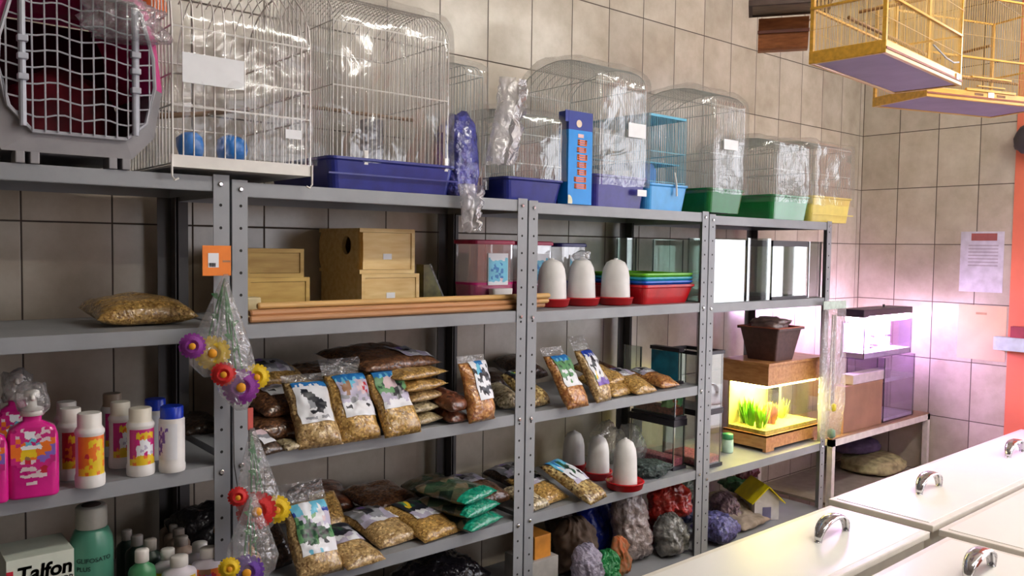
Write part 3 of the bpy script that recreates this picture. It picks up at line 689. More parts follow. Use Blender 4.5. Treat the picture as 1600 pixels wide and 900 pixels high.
def seed_bag(label, px, py, z, wpx, H, T, tilt, yaw, mat, card=None, rect=(.14, .86, .34, .92), group='bags of bird seed', hdr=0, seed=None, cat='seed bag', name='seed_bag', dy=0, flat=.6, y=None):
    Pt = onZ(px, py, z); Pt[1] += dy
    if y is not None: Pt = np.array([Xc(px, y, z), y, z])
    w = wpx*dep(Pt)/F; sd = px*.37+py*.11 if seed is None else seed
    raw = pillow(w, H, T, tilt, sd, flat)
    bm = pillow_mesh(raw); zs = min(v.co.z for v in bm.verts); y_ = min(v.co.y for v in bm.verts); sh = Vector((0, -y_, -zs))
    for v in bm.verts: v.co += sh
    o = obj(name, bm, mat, None, True); tag(o, label, cat, group)
    o.location = (Pt[0], Pt[1], z); o.rotation_euler = (0, 0, math.radians(yaw))
    if card:
        s0, s1, t0, t1 = rect
        def fn(s, t, off):
            u, v = (s0+(s1-s0)*s)*2-1, t0+(t1-t0)*t
            p = raw(u, v, 1); a = raw(u+.02, v, 1)-raw(u-.02, v, 1); b = raw(u, v+.02, 1)-raw(u, v-.02, 1); n = a.cross(b).normalized()
            return p+n*(off+.001)+sh
        card_on('printed_card', fn, card, o)
    if hdr:                                # empty sealed top of the bag
        bm = BM(); R_ = []
        for k in range(5):
            R_.append([bm.verts.new(raw(-1+2*i/10, 1, 1)*1 + sh + Vector((noise.noise(Vector((i*.7, k, sd)))*.004, 0, 0)) + Vector((0, math.cos(math.radians(tilt)), math.sin(math.radians(tilt))))*hdr*k/4 + Vector((0, noise.noise(Vector((i*.5, k*.6, sd+4)))*.008*k/4, 0))) for i in range(11)])
        for A, B_ in zip(R_, R_[1:]):
            for i in range(10): bm.faces.new((A[i], A[i+1], B_[i+1], B_[i]))
        obj('bag_seal', bm, FILMT, o, True)
    return o
Z3, Z4 = 1.2515, .932
# rack 2, third shelf: front row
seed_bag('seed bag leaning at the shelf edge, its white card showing a black bird', 506, 700, Z3, 76, .185, .05, 52, -4, G['tan'], 'bird', (.13, .88, .30, .93), hdr=.02)
seed_bag('seed bag with washed-out pale card, between black bird and blue headed cards', 568, 690, Z3, 74, .185, .055, 58, 0, G['gold'], 'pale', (.18, .92, .30, .95), hdr=.045)
seed_bag('seed bag with blue headed green card leaning against the stack of six lying bags', 634, 681, Z3, 72, .180, .05, 58, 4, G['gold'], 'green', (.12, .86, .38, 1.0))
seed_bag('upright seed bag with black and white card standing alone near the rack joint', 762, 660, Z3, 58, .170, .05, 74, 8, G['orange'], 'arm', (.30, 1.0, .34, 1.0), hdr=.02)
# back left heap
seed_bag('dark bag of brown seed lying on the shelf, left of the black bird card', 446, 690, Z3, 104, .21, .07, 6, 4, G['brown'], y=-.40, flat=.9)
seed_bag('brown seed bag with a wrinkled pale card, on the heap beside the bird card', 456, 660, Z3+.058, 96, .19, .055, 16, 8, G['brown'], 'pale', (.25, .95, .25, .8), y=-.36, flat=.8)
seed_bag('seed bag with silver price tag squashed against the rack post at the shelf edge', 430, 712, Z3, 44, .10, .030, 25, 18, G['dark'], ['pp', 'ss', 'ww'], (.2, .7, .2, .75), y=-.466)
seed_bag('small whitish seed bag lying flat just left of the leaning bag with black bird', 460, 706, Z3, 30, .06, .020, 10, 0, G['white'], y=-.463)
seed_bag('wide yellowish seed bag on top of the heap behind the flower bags', 436, 612, Z3+.115, 104, .17, .055, 10, 0, G['gold'], 'flats', (.2, .8, .15, .75), y=-.27, flat=.8)
seed_bag('dark bag in the middle of the heap against the wall', 436, 640, Z3+.058, 110, .15, .06, 4, 0, G['dark'], y=-.20, flat=.9)
seed_bag('dark bag at the bottom of the heap against the wall', 440, 655, Z3, 110, .12, .06, 3, 0, G['dark'], y=-.19, flat=.9)
seed_bag('dark brown seed bag at the back of the heap beside the wall', 512, 602, Z3+.105, 84, .15, .05, 10, -8, G['brown'], y=-.26, flat=.8)
seed_bag('dark brown seed bag under the pale beige one at the wall', 520, 602, Z3, 92, .15, .062, 4, 0, G['brown'], y=-.26, flat=.9)
seed_bag('pale beige seed bag lying behind the washed-out card bag', 548, 640, Z3+.062, 84, .17, .055, 18, -6, G['pale'], y=-.33, flat=.8)
# stack of six
st = [(677, 666, 'lowest bag of the stack of six near the dark rear post', 'pale', 66), (674, 641, 'second lowest pale bag of the stack of six', 'white', 62), (672, 622, 'third bag from the bottom of the stack of six', 'tan', 66),
      (668, 607, 'fourth bag from the bottom of the stack of six', 'gold', 74), (668, 588, 'golden bag second from the top of the stack of six', 'gold', 82)]
for k, (px, py, l, g, w_) in enumerate(st):
    Pt = onZ(677, 666, Z3); zk = Z3+.031*k
    o = seed_bag(l, px, py, Z3, w_, .25, .0365, 0, 14, G[g], seed=k*3.3, group='stack of six seed bags', flat=.9)
    o.location = (Pt[0]-.005+.004*(k % 2)-.004*k, Pt[1]+.004*((k*2) % 3), zk)
o = seed_bag('dark brown bag with white print on the very top of the stack of six', 640, 566, Z3, 100, .24, .055, 6, 8, G['brown'], 'flats', (.55, .98, .1, .5), group='stack of six seed bags'); o.location = (Pt[0]-.055, Pt[1]+.05, Z3+.031*5-.004)
for k, (px, py, zz, l) in enumerate(((596, 600, .07, 'dark bag lying behind the stack of six, under its overhanging top bag'), (592, 630, .0, 'dark bag at the foot of the wall behind the blue headed card'))):
    seed_bag(l, px, py, Z3+zz, 92, .20, .07, 6, 10, G['dark'], dy=.07)
seed_bag('red brown pellet bag lying right of the stack of six', 722, 662, Z3, 44, .16, .045, 8, 6, G['red'])
seed_bag('red brown pellet bag resting on another bag beside the upright seed bag', 726, 645, Z3+.034, 48, .15, .055, 12, 10, G['red'], dy=.01)
seed_bag('whitish seed bag lying behind the upright bag, next to the rack joint', 800, 640, Z3, 40, .14, .06, 14, -10, G['white'])
seed_bag('dark seed bag against the wall behind the rack joint', 800, 622, Z3, 60, .13, .085, 18, 0, G['dark'], dy=.05)
# rack 3, third shelf
Z3b = 1.249
seed_bag('striped dark and white seed bag against the rack joint, third shelf of the drinker rack', 850, 636, Z3b, 46, .16, .06, 32, 12, G['mix'], 'flatk', (.1, .9, .4, .95))
seed_bag('seed bag with green lawn card and blue heading, left of two leaning bags', 908, 638, Z3b, 54, .185, .05, 56, 6, G['orange'], 'lawn', (.16, .92, .34, .95), hdr=.03)
seed_bag('seed bag with black white and blue card leaning right of the green lawn card', 948, 628, Z3b, 44, .185, .05, 60, 10, G['tan'], 'dark', (.18, .92, .26, .95), hdr=.05)
seed_bag('golden seed bag lying behind the black white and blue card bag', 975, 620, Z3b, 54, .17, .05, 14, 6, G['gold'], dy=.0)
seed_bag('second golden seed bag, stacked on the one behind the leaning cards', 975, 602, Z3b+.034, 52, .17, .045, 14, 6, G['gold'], dy=.02)
seed_bag('pale golden seed bag lying at the shelf edge, right of the leaning cards', 1012, 617, Z3b, 52, .18, .055, 14, 2, G['gold'], 'flats', (.1, .9, .5, .95))
seed_bag('peach coloured seed bag lying nearest the small blue backed tank', 1050, 607, Z3b, 46, .18, .045, 10, 0, G['orange'], 'flats', (.1, .9, .55, .95))
seed_bag('dark seed bag against the wall behind the green lawn card', 862, 600, Z3b+.03, 66, .15, .07, 20, 8, G['dark'], dy=.08)
seed_bag('brown seed bag against the wall behind the golden bags', 985, 598, Z3b+.02, 60, .15, .06, 10, 8, G['brown'], dy=.08)
# rack 2, fourth shelf
seed_bag('tall seed bag at the lowest front corner, card showing sky and flowers', 505, 902, Z4, 80, .19, .055, 58, 0, G['tan'], 'photo', (.14, .90, .26, .95), hdr=.05)
seed_bag('flat golden seed bag with black photo card, right of the sky and flowers card', 573, 887, Z4, 72, .20, .045, 12, 4, G['tan'], 'flatk', (.06, .94, .42, .98))
seed_bag('flat golden seed bag with greyish card, in the middle of the fourth shelf', 628, 852, Z4, 84, .20, .05, 12, 6, G['tan'], 'flats', (.06, .94, .42, .98))
seed_bag('golden seed bag with dark photo card lying against the green camouflage bags', 695, 842, Z4, 84, .20, .05, 14, 8, G['gold'], 'flatk', (.2, .98, .36, .98))
seed_bag('orange brown seed bag behind the hanging red flowers, low at the rack post', 412, 898, Z4, 70, .20, .06, 30, 10, G['orange'])
seed_bag('dark leaning bag between the hanging flowers and the tall photo card bag', 450, 900, Z4, 60, .20, .07, 50, 14, G['dark'], dy=.04)
seed_bag('dark red brown seed bag at the back left of the fourth shelf', 520, 812, Z4+.03, 100, .19, .06, 8, -14, G['red'], dy=.05)
seed_bag('golden seed bag upright behind the tall photo card bag', 540, 850, Z4, 46, .15, .05, 44, 0, G['gold'], dy=.03)
seed_bag('brown mesh-like bag on the pile near the middle of the fourth shelf', 640, 805, Z4+.035, 100, .18, .055, 8, 10, G['brown'], dy=.05)
seed_bag('dark flat bag under the brown mesh-like bag', 616, 832, Z4, 90, .18, .04, 6, 8, G['dark'], dy=.05)
for k, (l, zz) in enumerate((('lowest of the three teal ended camouflage bags', 0), ('middle one of the three teal ended camouflage bags', .038), ('topmost of the three teal ended camouflage bags', .076))):
    o = seed_bag(l, 762-4*k, 829, Z4, 86, .20, .043, 2, 16, CAMO, seed=k*4.1, group='camouflage print bags', name='feed_bag', cat='feed bag', flat=.9)
    o.location.z = Z4+zz; o.location.y += .004*k
    raw = pillow(86*dep(onZ(762, 829, Z4))/F*1.006, .20, .0445, 2, k*4.1, .9)
    bm = BM(); R_ = [[bm.verts.new(raw(-1+2*i/14, v, sd)+Vector((0, -.0014, 0))) for i in range(15)] for sd, v in ((1, .16), (1, .10), (1, .05), (1, .02), (1, 0), (-1, .02), (-1, .05), (-1, .1))]
    zs = min(v.co.z for v in o.data.vertices); 
    for r_ in R_:
        for v in r_: v.co.z += .9*.0215
    for A, B_ in zip(R_, R_[1:]):
        for i in range(14): bm.faces.new((A[i], A[i+1], B_[i+1], B_[i]))
    obj('sealed_end', bm, TEAL, o, True)
seed_bag('dark green camouflage bag at the back, against the dark rear post', 706, 778, Z4+.0, 90, .16, .09, 14, 8, CAMO, None, name='feed_bag', cat='feed bag', y=-.26)
seed_bag('brown seed bag behind the camouflage bags near the rack joint', 790, 800, Z4+.02, 80, .19, .07, 10, 6, G['brown'], 'flats', (.1, .9, .5, .9), dy=.05)
# rack 3, fourth shelf
Z4b = .938
seed_bag('small golden seed bag half hidden by the rack joint, fourth shelf of the drinker rack', 846, 798, Z4b, 46, .14, .045, 14, 8, G['white'])
seed_bag('golden seed bag lying second from the rack joint on the fourth shelf', 872, 786, Z4b, 62, .18, .05, 14, 8, G['gold'], 'flatk', (.08, .92, .45, .95))
seed_bag('seed bag with pale blue card, leaning before the white drinkers', 936, 785, Z4b, 58, .21, .05, 26, 16, G['mix'], 'blue', (.16, .92, .36, .98))
seed_bag('dark greyish bag lying behind the golden bags beside the rack joint', 850, 770, Z4b, 76, .16, .055, 10, 8, G['dark'], 'flats', (.1, .9, .3, .9), dy=.06)
# rack 1, second and third shelf
seed_bag('big bag of straw coloured seed lying alone on the left rack', 236, 510, 1.556, 150, .19, .075, 5, 0, G['gold'])
seed_bag('dark bag lying behind the rack post, left rack', 330, 690, 1.243, 60, .14, .05, 6, -8, G['dark'], dy=.06)

# bottles on the third shelf of the left rack
def bottle(label, px, py, z, hpx, rpx, prof, capz, body, capm, design=None, span=(-1.1, 1.1), zr=(.2, .7), yaw=0, name='powder_bottle', cat='bottle', group=None, dy=0, sx=1, sy=1, lname='printed_label'):
    Pt = onZ(px, py, z); k = dep(Pt)/F; h, r = hpx*k, rpx*k; Pt[1] += r*sy+dy; Pt[0] = Xc(px, Pt[1], z)
    t = thing(name, label, cat, (Pt[0], Pt[1], z+.0003), yaw, group)
    bp_ = [(a*r, b*h) for a, b in prof if b <= capz]; cp_ = [(a*r, b*h) for a, b in prof if b >= capz]
    bm = BM(); lathe(bm, bp_, 32, sx, sy); obj('body', bm, body, t, True)
    bm = BM(); lathe(bm, cp_, 32, sx, sy); obj('cap', bm, capm, t, True)
    for o in t.children:
        md = o.modifiers.new('edge', 'EDGE_SPLIT'); md.split_angle = math.radians(50)
    if design:
        def fn(s, q, off):
            a = span[0]+(span[1]-span[0])*s - PI/2; zz = (zr[0]+(zr[1]-zr[0])*q)
            rr = np.interp(zz*h, [b for a_, b in bp_], [a_ for a_, b in bp_])+off*.5
            return Vector((math.cos(a)*rr*sx, math.sin(a)*rr*sy, zz*h))
        if isinstance(design, str): design = CARDS[design]
        # repeat columns so the label curves
        card_on(lname, fn, [''.join(c*2 for c in row) for row in design], t)
    return t
CARDS['lo'] = ['oooooooo', 'oooyyyyo', 'oooyoyyo', 'ooooooyo', 'oooooyyy', 'oorooyyo', 'oooyoyyy', 'oooyyyyo', 'ooyoyyyo', 'yyyyyyyy', 'yyoyyoyy']
CARDS['lr'] = ['rrrrrrrr', 'rryyyyrr', 'rroyoyrr', 'rrrrnrrr', 'roorwnor', 'rrorwoor', 'roorrowr', 'orrorooo', 'yyyyyyyy', 'yyyoyyyy']
CARDS['lm'] = ['mmmmmmmm', 'mmyyyyym', 'mmyoyoym', 'mmmwwmmm', 'mmmwwwmm', 'mmwwlwwm', 'mmwlwwwm', 'mmwwmwlm', 'moyyoyym', 'yyyyyyyy', 'yoyyyoyy']
CARDS['txt'] = ['wwwwwwww', 'wwvwvwww', 'wvwvwwww', 'wwvvwwww', 'wvwvwwww', 'wvvwwwww', 'wwvwwwww', 'wvwwwwww', 'wwwwwwww']
PROFB = [(.96, 0), (1, .03), (1, .14), (.93, .18), (.93, .70), (.99, .73), (.99, .76), (.86, .80), (.80, .82), (.80, .985), (.74, 1)]
PROFC = [(.96, 0), (1, .03), (1, .10), (.96, .12), (.96, .80), (.90, .82), (.86, .825), (.86, .985), (.80, 1)]
g_ = 'powder bottles on the left rack'
CREAM = pm('cream plastic', (232, 226, 210), .4, var=.03); BLUECAP = pm('blue cap', (20, 58, 200), .3)
bottle('white powder bottle with orange label, foremost of the orange labelled three', 141, 764, 1.243, 116, 22, PROFB, .80, MILKY, WHITEP, 'lo', (-1.0, 1.15), (.17, .70), -.1, group=g_)
bottle('white powder bottle with red orange label, middle of the orange labelled three', 111, 752, 1.243, 112, 19, PROFB, .80, MILKY, WHITEP, 'lr', (-.9, 1.2), (.17, .68), .0, group=g_)
bottle('white powder bottle at the back of the orange labelled three', 105, 742, 1.243, 106, 18, PROFB, .80, MILKY, WHITEP, 'lr', (-.9, 1.2), (.17, .68), .0, group=g_, dy=.05)
bottle('white powder bottle with magenta label and cream cap, foremost of the magenta three', 220, 746, 1.243, 106, 21, PROFB, .80, MILKY, CREAM, 'lm', (-1.15, 1.1), (.17, .70), .0, group=g_)
bottle('white powder bottle with magenta label, second of the magenta three', 189, 733, 1.243, 103, 18, PROFB, .80, MILKY, CREAM, 'lm', (-1.0, 1.2), (.17, .70), .1, group=g_)
bottle('white powder bottle with magenta label, hindmost of the magenta three', 176, 722, 1.243, 100, 17, PROFB, .80, MILKY, pm('tan cap', (170, 150, 130), .5), 'lm', (-1.0, 1.2), (.17, .70), .1, group=g_, dy=.045)
bottle('white bottle with royal blue cap at the front, next to the rack post', 269, 740, 1.243, 103, 20, PROFC, .82, MILKY, BLUECAP, 'txt', (-1.3, .6), (.2, .75), -.5, group='blue capped bottles')
bottle('white bottle with royal blue cap behind the other blue capped one', 243, 724, 1.243, 96, 18, PROFC, .82, MILKY, BLUECAP, 'txt', (-1.3, .6), (.2, .75), -.5, group='blue capped bottles', dy=.02)
# pink shampoo bottles in clear wrap
MAG = pm('magenta liquid', (215, 30, 140), .22, var=.1, scale=20, coat=.7, sss=.1)
CARDS['sh'] = ['.mpmmmpm.', 'mmmwwmppm', 'mpmwwpmmm', 'mommcmppo', 'omocmcooo', 'oowwwwoov', 'ooyyyooov', 'ooyyyoovv', 'moynovvvm', 'mmprpmvmm', '.mmmmmmm.', '..pppmr..', '...mmpr..', '..ppppp..', '.........', '...pp....']
def shampoo(label, px, py, hpx, wpx, dy=0):
    Pt = onZ(px, py, 1.243); k = dep(Pt)/F; h, w = hpx*k, wpx*k; d = w*.55
    t = thing('shampoo_bottle', label, 'shampoo bottle', (Xc(px, Pt[1]+d/2+dy, 1.2433), Pt[1]+d/2+dy, 1.2433), -.12, 'pink shampoo bottles on the left rack')
    R_ = lambda s, z: [(x*s, y*min(1, s*1.2), z) for x, y in rrect(w, d, d*.3)]
    bm = BM(); loft(bm, [R_(.95, 0), R_(1, .004), R_(1, h*.48), R_(.97, h*.56), R_(.86, h*.63), R_(.5, h*.675), R_(.36, h*.69), R_(.36, h*.74)]); obj('body', bm, MAG, t, True)
    bm = BM(); lathe(bm, [(w*.23, h*.74), (w*.23, h*.80), (w*.10, h*.82), (w*.085, h*.90), (w*.16, h*.91), (w*.15, h*.96), (w*.05, h*.975)], 20); tube(bm, [(0, 0, h*.93), (0, -d*.5, h*.925), (0, -d*.62, h*.90)], w*.045, 8); obj('pump', bm, WHITEP, t, True)
    bm = crumple(w*.62, d*.9, h*.30, px, .28, 3, 3, False)
    for v in bm.verts: v.co.z += h*.70
    obj('shrink_wrap', bm, FILMC, t, True)
    def fn(s, q, off): return Vector(((s-.5)*w*.84, -d/2-off*.6, h*(.12+.52*q)))
    card_on('printed_label', fn, 'sh', t)
    return t
shampoo('pink shampoo bottle with pump top, nearest the shelf edge', 52, 778, 172, 72)
shampoo('pink shampoo bottle right behind the front pink one', 28, 752, 168, 66, .02)
shampoo('pink shampoo bottle at the left frame edge', -22, 790, 165, 62)
# rack 1, fourth shelf
ZT = .935
def at_y(px, y, z): return Xc(px, y, z)
y_ = -.40; x0, x1 = Xc(10, y_, 1.05), Xc(116, y_, 1.05); ztop = Zc(857, x1, y_); xm, wd = (x0+x1)/2, x1-x0
t = thing('product_box', 'white and green carton with large dark green lettering on the lowest left shelf', 'box', (xm, y_, ZT+.0004)); hh = ztop-ZT
CART = pm('white green carton', (214, 222, 208), .45, var=.03); DGRN = pm('dark green print', (34, 84, 52), .5)
obj('carton', B1(-wd/2, wd/2, 0, .12, 0, hh, .001), CART, t)
bm = BM(); box(bm, -wd/2, -wd/2+.012, -.0008, -.0002, .01, hh-.022); obj('red_stripe', bm, PRINT['r'], t)
def fit_text(body, xa, xb, za, zb, mat, bold=0, shear=0):
    o = text_mesh('lettering', body, .1, mat, t, Matrix.Identity(4), bold=bold, shear=shear)
    xs = [v.co.x for v in o.data.vertices]; ys = [v.co.y for v in o.data.vertices]; x_0, x_1, y_0, y_1 = min(xs), max(xs), min(ys), max(ys)
    for v in o.data.vertices: v.co = Vector((xa+(v.co.x-x_0)/(x_1-x_0)*(xb-xa), -.0006-abs(v.co.z), za+(v.co.y-y_0)/(y_1-y_0)*(zb-za)))
kk = dep((xm, y_, 1.1))/F
fit_text('Talfon', -wd/2+15*kk, wd/2-3*kk, hh-37*kk, hh-13*kk, DGRN, .003, .1)
fit_text('TOP', wd/2-24*kk, wd/2-2*kk, hh-50*kk, hh-40*kk, pm('grey print', (110, 112, 118), .5), .001)
bm = BM(); box(bm, -wd/2+.04, wd/2-.045, -.0008, -.0002, hh-.090, hh-.084); obj('small_print', bm, pm('grey print', (110, 112, 118), .5), t)
bm = BM(); box(bm, -.02, wd/2-.02, -.0008, -.0002, hh-.112, hh-.104); obj('pink_print', bm, PRINT['p'], t)
# green jar
y_ = -.36; xm = Xc(147, y_, 1.0); k = dep((xm, y_, 1.0))/F; r = 31*k; ztop = Zc(792, xm, y_-.0); hh = ztop-ZT
t = thing('liquid_jar', 'large teal green jar with grey white screw cap and dark lettering', 'jar', (xm, y_+r*.4, ZT+.0004), -.25)
JG = pm('teal translucent plastic', (84, 150, 128), .3, var=.08, scale=8, sss=.15)
bm = BM(); lathe(bm, [(r*.95, 0), (r, .006), (r, hh*.62), (r*.96, hh*.70), (r*.80, hh*.775), (r*.66, hh*.80)], 32); obj('body', bm, JG, t, True)
bm = BM(); lathe(bm, [(r*.72, hh*.80), (r*.74, hh*.81), (r*.72, hh*.985), (r*.64, hh)], 32); lathe(bm, [(r*.45, hh), (r*.45, hh+.001)], 20, mi=1); obj('cap', bm, [pm('grey white cap', (176, 176, 168), .5), pm('brown cap disc', (70, 55, 50), .6)], t, True)
def jar_text(body, size, z):
    o = text_mesh('lettering', body, size, pm('dark jar print', (24, 52, 50), .5), t, Matrix.Identity(4), extrude=.0003)
    for v in o.data.vertices:
        a = (v.co.x-.030)/r-PI/2; rr = r+.0008+v.co.z; v.co = Vector((math.cos(a)*rr, math.sin(a)*rr, z+v.co.y))
jar_text('GLIFOSATO', .0135, hh*.52); jar_text('PLUS', .0135, hh*.52-.018); jar_text('litros', .008, hh*.52-.032)
# small bottles
PS = [(.95, 0), (1, .03), (1, .66), (.9, .72), (.5, .78), (.46, .80), (.52, .81), (.52, .98), (.45, 1)]
GREENL = pm('green liquid', (70, 140, 96), .3, var=.1, sss=.1); DGL = pm('dark green bottle', (40, 60, 50), .35); WHB = pm('white bottle', (222, 216, 226), .35, var=.03); BRB = pm('brown white bottle', (160, 140, 125), .45)
CARDS['sb'] = ['yyyyyy', 'yyoyyy', 'yyyyyg', 'yrywyy', 'ggyyyy']; CARDS['sp'] = ['onnooy', 'orvroy', 'nrrvyy', 'orrvyy', 'ovvryy']
def small(label, px, pytop, y, rpx, body, capm, card=None, zr=(.15, .6)):
    xm = Xc(px, y, 1.03); k = dep((xm, y, 1.03))/F; r = rpx*k; h = Zc(pytop, xm, y)-ZT
    t = thing('small_bottle', label, 'bottle', (xm, y, ZT+.0004), -.2, 'small bottles on the lowest left shelf')
    bm = BM(); lathe(bm, [(a*r, b*h) for a, b in PS if b <= .80], 24, 1, .8); obj('body', bm, body, t, True)
    bm = BM(); lathe(bm, [(a*r, b*h) for a, b in PS if b >= .80], 24, 1, .8); obj('cap', bm, capm, t, True)
    if card:
        def fn(s, q, off): a = -PI/2+(s-.5)*2.0; return Vector((math.cos(a)*(r+off*.5), math.sin(a)*(r*.8+off*.5), h*(zr[0]+(zr[1]-zr[0])*q)))
        card_on('printed_label', fn, [''.join(c*2 for c in row) for row in CARDS[card]], t)
GREYC = pm('dull cap', (160, 152, 145), .5)
small('green bottle with two-step white cap, right of the teal jar', 222, 858, -.42, 20, GREENL, WHITEP)
small('dark green bottle with dull cap, first behind the two-step cap', 235, 842, -.34, 18, DGL, GREYC)
small('dark green bottle with dull cap, second behind the two-step cap', 214, 836, -.27, 17, DGL, GREYC)
small('dark bottle with dull cap, furthest back beside the teal jar', 198, 828, -.21, 15, DGL, GREYC)
small('white bottle with yellow green label, partly behind the foremost white one', 262, 857, -.39, 20, WHB, WHITEP, 'sb')
small('white bottle with yellow label, foremost of the small white ones', 280, 868, -.44, 26, WHB, WHITEP, 'sb', (.15, .66))
small('white bottle with orange purple label, front one of the pair by the post', 326, 855, -.43, 26, WHB, WHITEP, 'sp', (.15, .66))
small('white bottle behind the orange purple labelled one, by the post', 312, 847, -.36, 22, WHB, WHITEP, 'sb')
small('brownish bottle with orange label, front of the receding row of four', 283, 838, -.30, 20, BRB, GREYC, 'sp')
small('brownish bottle second in the receding row of four', 279, 826, -.23, 17, BRB, GREYC)
small('brownish bottle third in the receding row of four', 273, 819, -.17, 16, BRB, GREYC)
small('brownish bottle last in the receding row of four, near the wall', 265, 811, -.11, 15, BRB, GREYC)
bm = crumple(.20, .15, .16, 31, .2, 2.2, 4); o = tag(obj('dark_bag', bm, pm('black film', (24, 22, 26), .35, bump=.6, bscale=50), None, True), 'black bag lying behind the small bottles against the dark rear post', 'bag'); o.location = (Xc(335, -.17, 1.0), -.17, ZT)

# ------------------------------------------------------------------ second shelf: nest boxes, sticks, jars, drinkers, trays, empty tanks
Z2 = ZS[1][1]
def wood_box(label, x0, x1, y0, y1, z, h, hole=None, lab=None, mat=None, group='wooden nest boxes'):
    t = thing('nest_box', label, 'nest box', ((x0+x1)/2, (y0+y1)/2, z), 0, group); w, d = (x1-x0)/2, (y1-y0)/2; th = .011; mat = mat or PINE
    bm = BM(); box(bm, -w, w, -d, d, 0, th); box(bm, -w, w, -d, d, h-th, h); obj('boards', bm, mat, t)
    bm = BM()
    if hole:
        cy_, cz_, rh = hole; n = 28
        o_ = []; 
        for k in range(n):
            a = 2*PI*k/n; c, s = math.cos(a), math.sin(a); m = max(abs(c)/(d), abs(s)/((h-2*th)/2)); o_.append((c/m, h/2+s/m))
        for xx in (-w, -w+th):
            pass
        A = [bm.verts.new((-w, p[0], p[1])) for p in o_]; B_ = [bm.verts.new((-w, cy_+rh*math.cos(2*PI*k/n), cz_+rh*math.sin(2*PI*k/n))) for k in range(n)]
        C_ = [bm.verts.new((-w+th, cy_+rh*math.cos(2*PI*k/n), cz_+rh*math.sin(2*PI*k/n))) for k in range(n)]; D_ = [bm.verts.new((-w+th, p[0], p[1])) for p in o_]
        for X_, Y_ in ((A, B_), (B_, C_), (C_, D_)):
            for k in range(n): bm.faces.new((X_[k], X_[(k+1) % n], Y_[(k+1) % n], Y_[k]))
    else: box(bm, -w, -w+th, -d+.0, d, th, h-th)
    obj('side_panel', bm, mat, t)
    obj('side_panel', B1(w-th, w, -d, d, th, h-th), mat, t); obj('back_panel', B1(-w+th, w-th, d-th, d, th, h-th), mat, t)
    obj('front_panel', B1(-w+th+.0008, w-th-.0008, -d+.003, -d+.003+th, th+.0008, h-th-.0008), mat, t)
    if lab: lx, lz = lab; bm = BM(); box(bm, lx-.014, lx+.014, -d+.0018, -d+.0028, lz-.008, lz+.008); obj('price_label', bm, PAPER, t)
    return t
yN = -.27
def px_at(x, y, z): P_ = np.array([x, y, z])-CAM; return 800+F*(P_@RT)/(P_@FW)
def nest(pxl, pxc, pxr, pyb, pyt, label, hole, lab, zbase, yf=yN):
    xc, xr = Xc(pxc, yf, zbase+.05), Xc(pxr, yf, zbase+.05)
    yb = yf
    while px_at(xc, yb, zbase+.05) > pxl and yb < -.03: yb += .004
    h = Zc(pyt, (xc+xr)/2, yf)-zbase
    return xc, xr, yf, yb, h
xc, xr, yf, yb, h = nest(487, 565, 655, 470, 428, '', None, None, Z2)
wood_box('lower wooden nest box of the right pair, resting behind the bundle of sticks', xc, xr, yf, yb, Z2+.0005, h, None, (.0, h*.42)); h1 = h
xc, xr, yf, yb, h = nest(477, 562, 648, 425, 358, '', None, None, Z2+h1)
wood_box('upper wooden nest box of the right pair with a round dark entrance hole', xc, xr, yf, yb, Z2+h1+.001, h, (-.045, h*.62, .026), (.0, h*.38))
xl, xr = Xc(386, -.22, 1.6), Xc(484, -.22, 1.6); h = Zc(434, (xl+xr)/2, -.22)-Z2
wood_box('lower yellowish wooden box at the left end of the second shelf', xl, xr, -.22, -.07, Z2+.0005, h, None, None, PINEY); h1 = h
xl, xr = Xc(384, -.22, 1.6), Xc(475, -.22, 1.6); h = Zc(389, (xl+xr)/2, -.22)-Z2-h1
wood_box('upper yellowish wooden box at the left end of the second shelf', xl, xr, -.22, -.08, Z2+h1+.001, h, None, None, PINEY)
x_ = Xc(396, -.34, 1.6); o = tag(obj('wood_block', B1(-.018, .018, -.02, .02, 0, .055, .004), pm('cream wood', (226, 208, 160), .5), None), 'small cream wooden block behind the left end of the sticks', 'block'); o.location = (x_, -.325, Z2+.0005)
# leaning dark green bag with clear edge
bm = BM(); prism(bm, [(0, 0), (.085, 0), (.02, .13), (.0, .13)], -.02, .02, 'xz'); t = tag(obj('leaf_bag', bm, pm('olive film', (92, 88, 48), .3, var=.3, scale=30, coat=.5), None), 'olive green bag with a clear edge leaning on the nest boxes', 'bag'); t.location = (Xc(656, -.20, 1.62), -.20, Z2+.0005)
bm = BM(); tube(bm, [(.088, -.02, .0), (.023, -.02, .132)], .003, 5); obj('film_edge', bm, FILMC, t)
# sticks
STK = [pm('pale turned stick', (220, 176, 110), .45, var=.08, scale=8, stretch=(1, 14, 14)), pm('reddish turned stick', (196, 142, 96), .45, var=.08, scale=8, stretch=(1, 14, 14))]
sl = [(-.418, .008, 0, 389, 806, 1, 'bottom front reddish stick'), (-.400, .008, 0, 391, 812, 1, 'bottom reddish stick behind the front one'), (-.382, .008, 0, 392, 850, 1, 'bottom stick at the back of the bundle'),
      (-.409, .0215, 1, 390, 842, 1, 'middle reddish stick of the upper layer'), (-.391, .0215, 1, 388, 856, 0, 'long pale stick lying in the upper layer'), (-.398, .0375, 2, 402, 858, 0, 'pale stick lying on top of the bundle')]
for y, zz, lay, pa, pb, m, l in sl:
    xa, xb = Xc(pa, y, Z2+.02), Xc(pb, y, Z2+.02); bm = BM(); tube(bm, [(-(xb-xa)/2, 0, 0), (-(xb-xa)/2+.004, 0, 0), ((xb-xa)/2-.004, 0, 0), ((xb-xa)/2, 0, 0)], [.006, .0082, .0082, .006], 12)
    o = tag(obj('wooden_stick', bm, STK[m], None, False), l + ' along the second shelf', 'stick', 'bundle of wooden sticks'); o.location = ((xa+xb)/2, y, Z2+zz+.0006)
